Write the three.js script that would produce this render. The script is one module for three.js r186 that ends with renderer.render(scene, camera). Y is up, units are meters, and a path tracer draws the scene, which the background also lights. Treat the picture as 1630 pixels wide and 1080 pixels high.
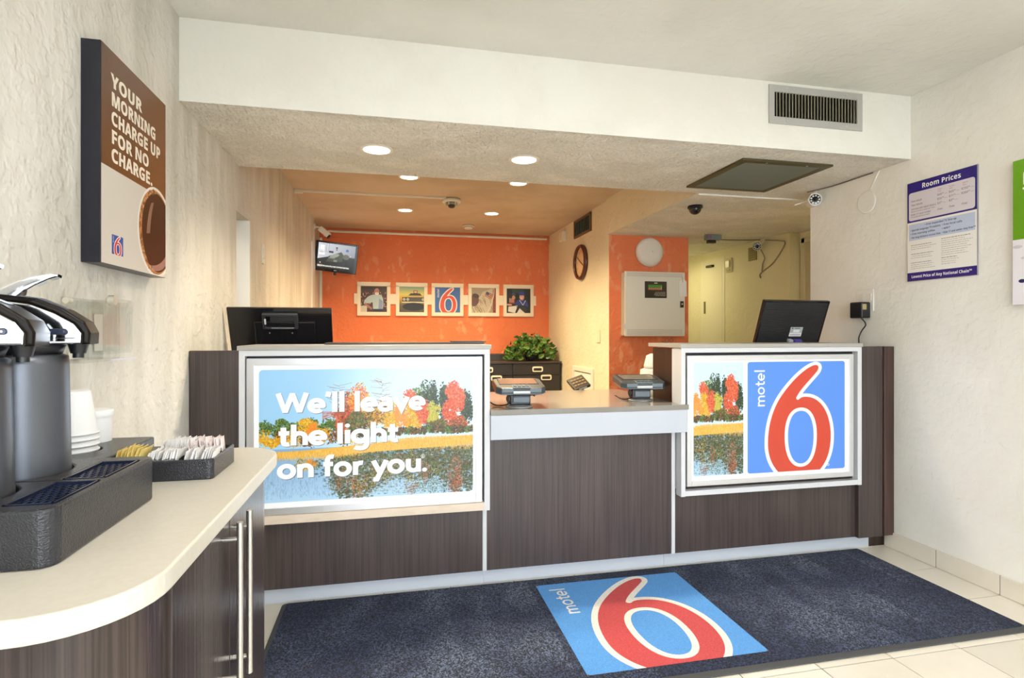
import * as THREE from 'three';
import { RoundedBoxGeometry } from 'three/addons/geometries/RoundedBoxGeometry.js';
import { mergeGeometries } from 'three/addons/utils/BufferGeometryUtils.js';
import { RectAreaLightUniformsLib } from 'three/addons/lights/RectAreaLightUniformsLib.js';

RectAreaLightUniformsLib.init();
// ------------------------------------------------------------ camera, sky, big lights, exposure
const W = 1630, H = 1080, FOCAL = 890;
const scene = new THREE.Scene();
const camera = new THREE.PerspectiveCamera(2 * Math.atan(H / 2 / FOCAL) * 180 / Math.PI, W / H, 0.05, 100);
camera.position.set(0, 1.19, 0);
camera.rotation.set(0, -12.26 * Math.PI / 180, 0);
camera.setViewOffset(W, H, 0, 9, W, H);
camera.updateProjectionMatrix();
scene.background = new THREE.Color(0.88, 0.94, 1.0);            // overcast daylight outside the storefront behind the camera
scene.backgroundIntensity = 7;
const renderer = new THREE.WebGLRenderer({ antialias: true });
renderer.shadowMap.enabled = true;
renderer.toneMapping = THREE.LinearToneMapping;
renderer.toneMappingExposure = 1.42;
const LOBBY_LAMP = 6.5, OFFICE_LAMP = 13, SOFFIT_LAMP = 8, HALL_LAMP = 10;

// ------------------------------------------------------------ helpers
let seed = 7;
const rnd = () => { seed = (seed * 1664525 + 1013904223) >>> 0; return seed / 4294967296; };
const rr = (a, b) => a + (b - a) * rnd();
const V = (x, y, z) => new THREE.Vector3(x, y, z);
const used = new Map();
function numbered(name) {
  const n = used.get(name) ?? 0; used.set(name, n + 1);
  return n ? name + '_' + String(n).padStart(3, '0') : name;
}
function uvbox(g) {                                             // uv in metres from position and main direction
  g = g.index ? g.toNonIndexed() : g;
  const p = g.attributes.position, n = g.attributes.normal, uv = new Float32Array(p.count * 2);
  for (let i = 0; i < p.count; i++) {
    const f = i - i % 3;
    let ax = 0, ay = 0, az = 0;
    for (let k = 0; k < 3; k++) { ax += n.getX(f + k); ay += n.getY(f + k); az += n.getZ(f + k); }
    ax = Math.abs(ax); ay = Math.abs(ay); az = Math.abs(az);
    const [a, b] = ax >= ay && ax >= az ? [p.getZ(i), p.getY(i)] : ay >= az ? [p.getX(i), p.getZ(i)] : [p.getX(i), p.getY(i)];
    uv[2 * i] = a; uv[2 * i + 1] = b;
  }
  g.setAttribute('uv', new THREE.BufferAttribute(uv, 2));
  for (const k of Object.keys(g.attributes)) if (!['position', 'normal', 'uv'].includes(k)) g.deleteAttribute(k);
  g.clearGroups();
  return g;
}
function bx(x0, y0, z0, x1, y1, z1, r = 0) {                    // box from corner to corner, rounded by r
  const w = Math.abs(x1 - x0), h = Math.abs(y1 - y0), d = Math.abs(z1 - z0);
  const g = r ? new RoundedBoxGeometry(w, h, d, 2, Math.min(r, w / 2.01, h / 2.01, d / 2.01)) : new THREE.BoxGeometry(w, h, d);
  g.translate((x0 + x1) / 2, (y0 + y1) / 2, (z0 + z1) / 2);
  return uvbox(g);
}
const cb = (w, h, d, r = 0, x = 0, y = 0, z = 0) => bx(x - w / 2, y - h / 2, z - d / 2, x + w / 2, y + h / 2, z + d / 2, r);
function cyl(r0, r1, h, x = 0, y = 0, z = 0, seg = 32, rx = 0, rz = 0) {   // r0 at the top; y is the middle
  const g = new THREE.CylinderGeometry(r0, r1, h, seg);
  if (rx) g.rotateX(rx); if (rz) g.rotateZ(rz);
  g.translate(x, y, z); return uvbox(g);
}
function lathe(pts, seg = 40, x = 0, y = 0, z = 0) {
  const g = new THREE.LatheGeometry(pts.map(([a, b]) => new THREE.Vector2(a, b)), seg);
  g.translate(x, y, z); return uvbox(g);
}
function tube(pts, r, seg = 24, rs = 8) {
  return uvbox(new THREE.TubeGeometry(new THREE.CatmullRomCurve3(pts.map((p) => V(...p)), false, 'centripetal'), seg, r, rs));
}
function shape(pts, holes = []) {
  const s = new THREE.Shape(pts.map(([a, b]) => new THREE.Vector2(a, b)));
  for (const h of holes) s.holes.push(new THREE.Path(h.map(([a, b]) => new THREE.Vector2(a, b))));
  return s;
}
function ext(s, depth, bevel = 0, seg = 2) {                    // along +z from 0
  return new THREE.ExtrudeGeometry(s, { depth: depth - 2 * bevel, bevelEnabled: bevel > 0, bevelSize: bevel, bevelThickness: bevel, bevelOffset: -bevel, bevelSegments: seg, curveSegments: 24 }).translate(0, 0, bevel);
}
const extUp = (s, y0, y1, bevel = 0) => uvbox(ext(s, y1 - y0, bevel).rotateX(-Math.PI / 2).translate(0, y0, 0));   // shape in (x, -z)
function rrect(x0, y0, x1, y1, r, n = 6) {
  const out = [];
  for (const [cx, cy, a] of [[x1 - r, y1 - r, 0], [x0 + r, y1 - r, 1], [x0 + r, y0 + r, 2], [x1 - r, y0 + r, 3]])
    for (let i = 0; i <= n; i++) { const t = (a + i / n) * Math.PI / 2; out.push([cx + r * Math.cos(t), cy + r * Math.sin(t)]); }
  return out;
}
const circ = (cx, cy, r, n = 36) => Array.from({ length: n }, (_, i) => [cx + r * Math.cos(i / n * 2 * Math.PI), cy + r * Math.sin(i / n * 2 * Math.PI)]);
function obj(name, geos, m, parent = scene) {
  const list = Array.isArray(geos) ? geos : [geos];
  const mesh = new THREE.Mesh(list.length > 1 ? mergeGeometries(list) : list[0], m);
  mesh.name = numbered(name); mesh.castShadow = mesh.receiveShadow = true;
  parent.add(mesh); return mesh;
}
function tag(o, label, category, group) { o.userData.label = label; o.userData.category = category; if (group) o.userData.group = group; return o; }
function thing(name, label, category, [x, y, z] = [0, 0, 0], group) {
  const o = new THREE.Group(); o.name = numbered(name); o.position.set(x, y, z); scene.add(o);
  return tag(o, label, category, group);
}
function struct(name, geos, m) { const o = obj(name, geos, m); o.userData.kind = 'structure'; return o; }
function copy(o, name, label, group) {
  const c = o.clone(); c.name = numbered(name); c.userData = { ...o.userData }; scene.add(c);
  return tag(c, label, o.userData.category, group ?? o.userData.group);
}
// a geometry moved from world coordinates to a thing's own base
const rel = (t, geos) => (Array.isArray(geos) ? geos : [geos]).map((g) => g.translate(-t.position.x, -t.position.y, -t.position.z));

// ------------------------------------------------------------ textures
function hash(x, y, s) { let h = (x * 374761393 + y * 668265263 + s * 1442695041) | 0; h = Math.imul(h ^ (h >>> 13), 1274126177); return ((h ^ (h >>> 16)) >>> 0) / 4294967296; }
function vnoise(x, y, px, py, s) {                              // value noise with period px, py
  const xi = Math.floor(x), yi = Math.floor(y), fx = x - xi, fy = y - yi, u = fx * fx * (3 - 2 * fx), v = fy * fy * (3 - 2 * fy);
  const at = (i, j) => hash(((i % px) + px) % px, ((j % py) + py) % py, s);
  return (at(xi, yi) * (1 - u) + at(xi + 1, yi) * u) * (1 - v) + (at(xi, yi + 1) * (1 - u) + at(xi + 1, yi + 1) * u) * v;
}
function fbm(x, y, fx, fy, oct, s) {
  let a = 0, w = 0.5, t = 0;
  for (let o = 0; o < oct; o++) { a += w * vnoise(x * fx, y * fy, fx, fy, s + o); t += w; w *= 0.55; fx *= 2; fy *= 2; }
  return a / t;
}
function dataTex(n, m, f, size, srgb) {                         // f(u, v) -> grey or [r, g, b] in 0..1; size = metres per repeat
  const d = new Uint8Array(n * m * 4);
  for (let j = 0; j < m; j++) for (let i = 0; i < n; i++) {
    const c = f(i / n, j / m), k = (j * n + i) * 4, arr = Array.isArray(c) ? c : [c, c, c];
    for (let q = 0; q < 3; q++) d[k + q] = Math.max(0, Math.min(255, arr[q] * 255));
    d[k + 3] = 255;
  }
  const t = new THREE.DataTexture(d, n, m); t.wrapS = t.wrapT = THREE.RepeatWrapping; t.magFilter = THREE.LinearFilter; t.minFilter = THREE.LinearMipmapLinearFilter; t.generateMipmaps = true;
  if (srgb) t.colorSpace = THREE.SRGBColorSpace;
  const [sx, sy] = Array.isArray(size) ? size : [size, size];
  t.repeat.set(1 / sx, 1 / sy); t.needsUpdate = true; return t;
}
const sm = (a, b, x) => { const t = Math.max(0, Math.min(1, (x - a) / (b - a))); return t * t * (3 - 2 * t); };
function canvasTex(w, h, draw) {
  const c = document.createElement('canvas'); c.width = w; c.height = h; draw(c.getContext('2d'), w, h);
  const t = new THREE.CanvasTexture(c); t.colorSpace = THREE.SRGBColorSpace; t.anisotropy = 8; return t;
}
function print(name, w, h, tex, parent, opts = {}) {            // a flat print facing +z, centred on its parent's point
  const m = new THREE.MeshStandardMaterial({ map: tex, roughness: opts.roughness ?? 0.5 });
  if (opts.glow) { m.color.setScalar(0.5); m.emissive = new THREE.Color(1, 1, 1); m.emissiveMap = tex; m.emissiveIntensity = opts.glow; }
  const g = new THREE.PlaneGeometry(w, h).toNonIndexed();
  return obj(name, g, m, parent);
}

// ------------------------------------------------------------ materials
const std = (color, roughness = 0.6, o = {}) => new THREE.MeshStandardMaterial({ color: new THREE.Color().setRGB(...color), roughness, ...o });
const plasterBump = dataTex(512, 512, (u, v) => { const a = fbm(u, v, 14, 14, 4, 3), b = fbm(u, v, 40, 34, 3, 11); return 0.55 * sm(0.42, 0.62, a) + 0.45 * sm(0.35, 0.7, b); }, 0.9);
const roughBump = dataTex(512, 512, (u, v) => { const a = fbm(u, v, 30, 18, 4, 5), b = fbm(u, v, 90, 60, 2, 21); return 0.5 * sm(0.4, 0.6, a) + 0.5 * sm(0.4, 0.65, b); }, 0.8);
const tint = (lo, hi, s, f = 6) => dataTex(256, 256, (u, v) => { const t = fbm(u, v, f, f, 5, s); return lo.map((c, i) => c + (hi[i] - c) * sm(0.3, 0.7, t)); }, 2.3, true);
const M = {
  wall: std([1, 1, 1], 0.85, { map: tint([0.915, 0.905, 0.865], [0.94, 0.933, 0.90], 31), bumpMap: plasterBump, bumpScale: 0.0012 }),
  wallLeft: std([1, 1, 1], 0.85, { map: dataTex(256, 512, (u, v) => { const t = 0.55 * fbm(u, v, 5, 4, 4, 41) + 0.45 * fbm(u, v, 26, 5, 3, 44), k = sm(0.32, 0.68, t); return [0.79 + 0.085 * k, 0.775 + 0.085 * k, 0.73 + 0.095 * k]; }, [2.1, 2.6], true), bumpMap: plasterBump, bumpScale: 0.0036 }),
  ceiling: std([1, 1, 1], 0.9, { map: tint([0.89, 0.885, 0.85], [0.915, 0.91, 0.88], 61), bumpMap: plasterBump, bumpScale: 0.0012 }),
  soffit: std([1, 1, 1], 0.92, { map: dataTex(512, 512, (u, v) => { const a = sm(0.35, 0.65, fbm(u, v, 5, 8, 4, 71)), b = sm(0.3, 0.72, fbm(u, v, 120, 200, 2, 75)), k = 0.5 * a + 0.5 * b; return [0.86 + 0.09 * k, 0.855 + 0.09 * k, 0.815 + 0.10 * k]; }, 1.3, true), bumpMap: roughBump, bumpScale: 0.007 }),
  officeWall: std([1, 1, 1], 0.85, { map: tint([0.90, 0.865, 0.76], [0.925, 0.895, 0.80], 81), bumpMap: plasterBump, bumpScale: 0.003 }),
  hallWall: std([1, 1, 1], 0.8, { map: tint([0.88, 0.855, 0.73], [0.905, 0.88, 0.765], 91), bumpMap: plasterBump, bumpScale: 0.002 }),
  orange: std([1, 1, 1], 0.75, { map: dataTex(512, 512, (u, v) => { const a = fbm(u, v, 5, 4, 4, 101), b = fbm(u, v, 34, 20, 3, 104), k = sm(0.4, 0.75, a), s = sm(0.60, 0.72, b) * sm(0.40, 0.60, a) * 0.5; return [0.915 + 0.02 * k + 0.03 * s, 0.505 + 0.03 * k + 0.22 * s, 0.325 + 0.04 * k + 0.25 * s]; }, 1.9, true), bumpMap: plasterBump, bumpScale: 0.004 }),
  white: std([0.82, 0.83, 0.84], 0.4), whitePaint: std([0.86, 0.84, 0.77], 0.5), plastic: std([0.8, 0.78, 0.7], 0.45), kick: std([0.53, 0.57, 0.63], 0.45),
  alu: std([0.72, 0.73, 0.75], 0.32, { metalness: 0.6 }), frameWhite: std([0.66, 0.67, 0.69], 0.35), chrome: std([0.86, 0.88, 0.92], 0.07, { metalness: 1 }), steel: std([0.62, 0.61, 0.58], 0.3, { metalness: 1 }),
  black: std([0.012, 0.013, 0.016], 0.35), blackGloss: std([0.012, 0.012, 0.014], 0.1), blackMatt: std([0.016, 0.016, 0.02], 0.7), gap: std([0.02, 0.03, 0.05], 0.8), rubber: std([0.06, 0.062, 0.065], 0.75),
  laminate: std([0.40, 0.38, 0.345], 0.3), laminateLow: std([0.27, 0.25, 0.22], 0.13), solidSurface: std([1, 1, 1], 0.35, { map: dataTex(256, 256, (u, v) => { const k = fbm(u, v, 60, 60, 2, 131); return [0.81 + 0.03 * k, 0.785 + 0.03 * k, 0.725 + 0.04 * k]; }, 0.4, true) }),
  silver: std([0.56, 0.57, 0.58], 0.35, { metalness: 0.7 }), slate: std([0.045, 0.06, 0.068], 0.3), slateLight: std([0.15, 0.19, 0.22], 0.28), navy: std([0.012, 0.018, 0.045], 0.22),
  mdf: std([1, 1, 1], 0.6, { map: dataTex(256, 64, (u, v) => { const k = fbm(u, v, 8, 6, 4, 141); return [0.84 + 0.08 * k, 0.77 + 0.08 * k, 0.68 + 0.1 * k]; }, [0.5, 0.1], true) }),
  vent: std([0.50, 0.49, 0.46], 0.5, { metalness: 0.2 }), grille: std([0.075, 0.06, 0.022], 0.5), dark: std([0.012, 0.011, 0.009], 0.9), foam: std([0.87, 0.88, 0.89], 0.6),
};
const woodMap = (s, lo, hi) => dataTex(512, 512, (u, v) => { const k = 0.45 * fbm(u, v, 130, 3, 2, s) + 0.3 * fbm(u, v, 40, 2, 3, s + 5) + 0.25 * fbm(u, v, 4, 3, 3, s + 9), t = sm(0.3, 0.7, k); return lo.map((c, i) => c + (hi[i] - c) * t); }, [0.55, 1.1], true);
M.wood = std([1, 1, 1], 0.38, { map: woodMap(151, [0.235, 0.20, 0.195], [0.31, 0.27, 0.258]), bumpMap: dataTex(512, 64, (u, v) => fbm(u, v, 150, 2, 2, 160), [0.5, 1]), bumpScale: 0.0006 });
M.woodGloss = std([1, 1, 1], 0.22, { map: woodMap(171, [0.20, 0.165, 0.155], [0.295, 0.25, 0.232]), bumpMap: dataTex(512, 64, (u, v) => fbm(u, v, 150, 2, 2, 180), [0.5, 1]), bumpScale: 0.0004 });
M.woodGloss.map.repeat.set(1 / 0.24, 1 / 0.9);
M.woodDark = std([1, 1, 1], 0.4, { map: woodMap(191, [0.13, 0.085, 0.07], [0.22, 0.15, 0.12]) });
M.credenza = std([0.028, 0.026, 0.026], 0.35);
M.leather = std([0.026, 0.027, 0.032], 0.27, { bumpMap: dataTex(256, 256, (u, v) => fbm(u, v, 64, 64, 2, 201), 0.09), bumpScale: 0.0006 });
M.glass = new THREE.MeshPhysicalMaterial({ color: 0xffffff, roughness: 0.0, transmission: 1, thickness: 0, ior: 1.5 });
M.acrylic = new THREE.MeshPhysicalMaterial({ color: new THREE.Color(0.95, 0.955, 0.95), roughness: 0.05, transmission: 1, thickness: 0, ior: 1.49, specularIntensity: 0.35 });

// ------------------------------------------------------------ lettering: a round geometric sans drawn with strokes
const GL = {};
{
  const P = Math.PI, add = (c, adv, f) => { GL[c] = { adv, f }; };
  const bowl = (g, x = 50) => { g.beginPath(); g.arc(x, -50, 40, 0, 2 * P); g.stroke(); };
  const line = (g, ...p) => { g.beginPath(); p.forEach(([x, y], i) => (i ? g.lineTo(x, y) : g.moveTo(x, y))); g.stroke(); };
  const arch = (g, x0, x1) => { const c = (x0 + x1) / 2, r = (x1 - x0) / 2; g.beginPath(); g.moveTo(x0, 0); g.lineTo(x0, -88 + r); g.arc(c, -88 + r, r, P, 2 * P); g.lineTo(x1, 0); g.stroke(); };
  add('o', 112, (g) => bowl(g, 54)); add('e', 110, (g) => { g.beginPath(); g.moveTo(14, -48); g.lineTo(93, -48); g.arc(54, -50, 40, 0.02, 0.26 * P, true); g.stroke(); });
  add('a', 104, (g) => { g.beginPath(); g.moveTo(18, -80); g.bezierCurveTo(34, -93, 80, -98, 80, -56); g.lineTo(80, 0); g.stroke(); g.beginPath(); g.ellipse(46, -29, 33, 23, 0, 0, 2 * P); g.stroke(); });
  add('l', 44, (g) => line(g, [22, -152], [22, 0])); add('i', 44, (g) => { line(g, [22, -100], [22, 0]); g.beginPath(); g.arc(22, -132, 15, 0, 2 * P); g.fill(); });
  add('h', 104, (g) => { line(g, [20, -152], [20, 0]); arch(g, 20, 86); }); add('n', 104, (g) => { line(g, [20, -100], [20, 0]); arch(g, 20, 86); });
  add('m', 160, (g) => { line(g, [20, -100], [20, 0]); arch(g, 20, 80); arch(g, 80, 140); });
  add('u', 104, (g) => { g.beginPath(); g.moveTo(20, -100); g.lineTo(20, -46); g.arc(52, -46, 33, P, 0, true); g.lineTo(85, -100); g.stroke(); line(g, [85, -100], [85, 0]); });
  add('r', 70, (g) => { line(g, [20, -100], [20, 0]); g.beginPath(); g.moveTo(20, -44); g.bezierCurveTo(20, -80, 40, -92, 66, -88); g.stroke(); });
  add('t', 70, (g) => { g.beginPath(); g.moveTo(32, -132); g.lineTo(32, -34); g.bezierCurveTo(32, -6, 46, -8, 66, -12); g.stroke(); line(g, [4, -90], [66, -90]); });
  add('f', 66, (g) => { g.beginPath(); g.moveTo(28, 0); g.lineTo(28, -112); g.bezierCurveTo(28, -146, 46, -146, 66, -142); g.stroke(); line(g, [2, -90], [62, -90]); });
  add('v', 96, (g) => line(g, [8, -100], [48, -8], [88, -100])); add('y', 96, (g) => { line(g, [8, -100], [50, -6]); line(g, [90, -100], [50, -6], [30, 40], [8, 40]); });
  add('g', 112, (g) => { bowl(g, 52); g.beginPath(); g.moveTo(93, -100); g.lineTo(93, 2); g.bezierCurveTo(93, 44, 50, 46, 20, 30); g.stroke(); });
  add('W', 186, (g) => line(g, [8, -145], [50, -8], [93, -140], [136, -8], [178, -145])); add('’', 34, (g) => line(g, [20, -150], [12, -112])); add(' ', 52, () => {});
  add('.', 40, (g) => { g.beginPath(); g.arc(20, -14, 16, 0, 2 * P); g.fill(); });
}
function write(g, text, x, y, scale, sx = 1, stroke = 26) {
  g.save(); g.translate(x, y); g.scale(scale * sx, scale); g.lineWidth = stroke; g.lineCap = 'butt'; g.lineJoin = 'miter'; g.miterLimit = 3;
  for (const c of text) { GL[c].f(g); g.translate(GL[c].adv, 0); }
  g.restore();
}
const textWidth = (t) => [...t].reduce((a, c) => a + GL[c].adv, 0);
function logoSix(g, x, y, w, h, red, blue, white = '#fff', lw = 12, mark = true) {     // the white-edged red numeral on blue, cut by the lower edge
  g.save(); g.translate(x, y); g.scale(w / 355, h / 400);
  g.beginPath(); g.roundRect(0, 0, 355, 400, 9); g.clip(); g.fillStyle = blue; g.fillRect(0, 0, 355, 400);
  g.beginPath(); g.moveTo(180, 134); g.bezierCurveTo(196, 102, 236, 66, 256, 40); g.bezierCurveTo(268, 22, 262, 6, 242, 8); g.bezierCurveTo(208, 14, 152, 66, 112, 126);
  g.bezierCurveTo(78, 180, 66, 240, 66, 296); g.bezierCurveTo(66, 344, 82, 384, 116, 416); g.lineTo(254, 416); g.bezierCurveTo(290, 384, 308, 338, 308, 276); g.bezierCurveTo(308, 196, 272, 122, 204, 124); g.bezierCurveTo(194, 124, 186, 128, 180, 134);
  g.closePath(); g.fillStyle = red; g.fill(); g.strokeStyle = white; g.lineWidth = lw; g.lineJoin = 'round'; g.stroke();
  g.beginPath(); g.moveTo(190, 175); g.bezierCurveTo(150, 176, 138, 226, 138, 272); g.bezierCurveTo(138, 330, 154, 380, 192, 380); g.bezierCurveTo(230, 380, 244, 326, 244, 272); g.bezierCurveTo(244, 222, 230, 174, 190, 175); g.closePath(); g.fillStyle = blue; g.fill(); g.stroke();
  g.save(); g.translate(61, 163); g.rotate(-Math.PI / 2); g.strokeStyle = g.fillStyle = white; write(g, 'motel', 0, 0, 0.245, 1.12, 19); g.restore();
  if (mark) { g.beginPath(); g.arc(292, 384, 3.5, 0, 7); g.strokeStyle = white; g.lineWidth = 1.5; g.stroke(); }
  g.restore();
}
function lakePhoto(g, w, h) {                                    // the printed autumn lake view
  seed = 4242;
  let gr = g.createLinearGradient(0, 0, w * 0.5, h * 0.45); gr.addColorStop(0, '#9fd2f6'); gr.addColorStop(0.5, '#a8d6f7'); gr.addColorStop(1, '#d5effc');
  g.fillStyle = gr; g.fillRect(0, 0, w, h * 0.62);
  gr = g.createLinearGradient(0, h * 0.62, 0, h); gr.addColorStop(0, '#8fb3d8'); gr.addColorStop(1, '#b6dcf6'); g.fillStyle = gr; g.fillRect(0, h * 0.6, w, h * 0.4);
  const blob = (cx, cy, rx, ry, cols, n, s) => { const c = Array.from({ length: 9 }, () => { const a = rnd() * 6.283, q = 0.75 * Math.sqrt(rnd()); return [cx + Math.cos(a) * q * rx, cy + Math.sin(a) * q * ry, 0.3 + 0.25 * rnd()]; }); for (let i = 0; i < n; i++) { const k = c[i % 9], a = rnd() * 6.283, q = k[2] * (0.25 + rnd()); g.fillStyle = cols[Math.floor(rnd() * cols.length)]; g.globalAlpha = 0.6 + 0.4 * rnd(); g.beginPath(); g.ellipse((k[0] + Math.cos(a) * q * rx) * w, (k[1] + Math.sin(a) * q * ry) * h, s * (0.3 + rnd()), s * (0.3 + rnd() * 0.7), rnd() * 3, 0, 7); g.fill(); } g.globalAlpha = 1; };
  const RED = ['#e2603a', '#ef7350', '#d64d33', '#f08a5e', '#c84a30'], YEL = ['#f3b62f', '#e8a421', '#f7cf55', '#d98d20', '#c9a83a'], GRN = ['#4d6b35', '#67833f', '#39542c', '#82964a', '#5a7440'], DRK = ['#2c3c2a', '#3b4c34', '#243325', '#4c5d3e'], BRN = ['#6b4a2c', '#8a5a30', '#4d3a28', '#a46a34', '#5b5230'];
  const up = (r) => {
    for (let i = 0; i < 9; i++) r(0.02 + i * 0.043, 0.445 + 0.02 * Math.sin(i * 2.3), 0.035, 0.055, GRN, 240);
    for (let i = 0; i < 10; i++) r(0.02 + i * 0.045, 0.52, 0.04, 0.06, i % 3 ? BRN : YEL, 200);
    r(0.21, 0.43, 0.05, 0.06, YEL, 420); r(0.235, 0.455, 0.03, 0.05, ['#ef8a2c', '#f29a3a'], 200); r(0.07, 0.55, 0.05, 0.04, YEL, 200);
    r(0.74, 0.30, 0.05, 0.14, GRN, 800); r(0.79, 0.28, 0.045, 0.18, DRK, 900); r(0.85, 0.30, 0.03, 0.16, DRK, 600); r(0.97, 0.33, 0.035, 0.16, DRK, 700);
    r(0.38, 0.36, 0.06, 0.16, RED.concat(BRN), 1000); r(0.45, 0.28, 0.05, 0.13, RED.concat(YEL), 900); r(0.53, 0.37, 0.07, 0.13, YEL.concat(BRN), 1100); r(0.60, 0.38, 0.04, 0.12, YEL, 700); r(0.44, 0.43, 0.06, 0.10, GRN.concat(BRN), 900);
    r(0.69, 0.24, 0.045, 0.07, RED, 500); r(0.70, 0.40, 0.05, 0.13, YEL, 900); r(0.64, 0.39, 0.035, 0.12, ['#ef9a3c', '#e98a4a', '#f2ac48'], 500); r(0.755, 0.37, 0.035, 0.10, RED, 800); r(0.80, 0.36, 0.035, 0.09, ['#c9c14e', '#a9ae48', '#dcc552'], 600); r(0.82, 0.45, 0.05, 0.05, GRN.concat(BRN), 500);
    r(0.905, 0.20, 0.045, 0.08, RED, 800); r(0.905, 0.31, 0.058, 0.14, RED, 1800); r(0.92, 0.44, 0.05, 0.05, RED.concat(BRN), 500);
    for (let i = 0; i < 26; i++) r(0.4 + i * 0.024, 0.495, 0.022, 0.03, i % 4 ? BRN.concat(DRK) : GRN, 110);
  };
  up((cx, cy, rx, ry, c, n) => blob(cx, cy, rx, ry, c, n * 1.25, 5.6 * w / 1200));
  g.strokeStyle = '#7a5a55'; g.lineWidth = 1.6;                 // bare branches
  for (const [bx0, by0] of [[0.36, 0.12], [0.555, 0.09]]) for (let i = 0; i < 44; i++) { const y = (by0 + rnd() * 0.22) * h, x = bx0 * w, s = (rnd() - 0.5) * 0.12 * w; g.strokeStyle = rnd() < 0.4 ? '#b06a55' : '#8a7a72'; g.beginPath(); g.moveTo(x, y); g.quadraticCurveTo(x + s * 0.5, y - 4, x + s, y - 22 * rnd()); g.stroke(); }
  for (let i = 0; i < 16; i++) { g.strokeStyle = '#c0604a'; g.beginPath(); g.moveTo(0.28 * w, (0.385 - 0.004 * i) * h); g.lineTo((0.36 + 0.05 * rnd()) * w, (0.36 - 0.05 * rnd()) * h); g.stroke(); }
  // reflections below the reeds
  for (let i = 0; i < 9000; i++) {
    const t = rnd(), y = 0.63 + 0.37 * rnd(), low = 0.83 + 0.14 * sm(0.78, 0.95, t) + 0.16 * sm(0.6, 0.45, t) - 0.16 * (1 - sm(0.26, 0.4, t));
    if (y > low + rr(-0.07, 0.07) || rnd() > sm(0.22, 0.42, t)) continue;
    g.fillStyle = ['#3a4628', '#4d5a30', '#2c3721', '#5c6236', '#6a5630', '#47542f'][Math.floor(rnd() * 6)]; g.globalAlpha = 0.55; g.beginPath(); g.ellipse(t * w, y * h, rr(3, 11), rr(2, 7), 0, 0, 7); g.fill();
  }
  g.globalAlpha = 1;
  up((cx, cy, rx, ry, c, n) => { if (cx > 0.3) blob(cx, Math.min(1.16 - cy * 0.94, 0.95), rx * 0.9, ry * 0.9, c.concat(DRK), n * 0.4, 3.2 * w / 1200); else if (cx > 0.18 && cy < 0.46) blob(cx, 1.16 - cy, rx, ry * 0.8, c, n * 0.6, 3.5 * w / 1200); });
  for (let i = 0; i < 1400; i++) { const x = (0.33 + 0.67 * rnd()) * w, y = (0.68 + 0.3 * rnd()) * h; g.fillStyle = ['#2f3a24', '#49562f', '#26301f', '#a9c7dd', '#5b4a2c'][Math.floor(rnd() * 5)]; g.globalAlpha = 0.55; g.fillRect(x, y, rr(4, 18), rr(1.5, 3.5)); } g.globalAlpha = 1;
  g.fillStyle = '#eeb94e'; g.beginPath(); g.moveTo(0, 0.625 * h); g.bezierCurveTo(0.3 * w, 0.62 * h, 0.4 * w, 0.58 * h, w, 0.545 * h); g.lineTo(w, 0.615 * h); g.bezierCurveTo(0.7 * w, 0.64 * h, 0.4 * w, 0.66 * h, 0, 0.66 * h); g.fill();
  for (let i = 0; i < 9000; i++) {                              // golden reed bank
    const x = rnd() * w, t = x / w, top = 0.615 - 0.075 * sm(0.3, 0.75, t), hh = (t < 0.25 ? 0.05 : 0.055 + 0.04 * sm(0.5, 0.9, t)) * (0.6 + 0.6 * rnd());
    g.strokeStyle = ['#f6c553', '#f0b23e', '#fbdc82', '#d99a38', '#f7b95c', '#f0bf5a'][Math.floor(rnd() * 6)]; g.lineWidth = 1.2; const y = (top + hh * rnd()) * h; g.beginPath(); g.moveTo(x, y); g.lineTo(x + rr(-2, 2), y + rr(6, 20)); g.stroke();
  }
  for (let i = 0; i < 2600; i++) { const x = (0.3 + 0.7 * rnd()) * w, y = (0.69 + 0.3 * Math.pow(rnd(), 1.5)) * h; g.strokeStyle = ['#2e3b26', '#5b6a3c', '#8b9a5a', '#d7e2c0', '#3f4a30', '#a9894a'][Math.floor(rnd() * 6)]; g.globalAlpha = 0.7; g.lineWidth = 1.2; g.beginPath(); g.moveTo(x, y); g.lineTo(x + rr(-5, 5), y - rr(5, 22)); g.stroke(); }
  for (let i = 0; i < 500; i++) { const x = 0.34 * rnd() * w, y = (0.78 + 0.2 * rnd()) * h; g.strokeStyle = '#5a77a5'; g.globalAlpha = 0.5; g.beginPath(); g.moveTo(x, y); g.lineTo(x + rr(-2, 2), y - rr(6, 26)); g.stroke(); }
  for (let i = 0; i < 60; i++) { const x = rr(0.55, 0.8) * w, y = rr(0.88, 0.97) * h; g.fillStyle = '#bfe4f8'; g.globalAlpha = 0.5; g.fillRect(x, y, rr(10, 40), rr(2, 7)); }
  g.globalAlpha = 1;
}
const lakeCanvas = (() => { const c = document.createElement('canvas'); c.width = 1200; c.height = 760; lakePhoto(c.getContext('2d'), 1200, 760); return c; })();

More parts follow.
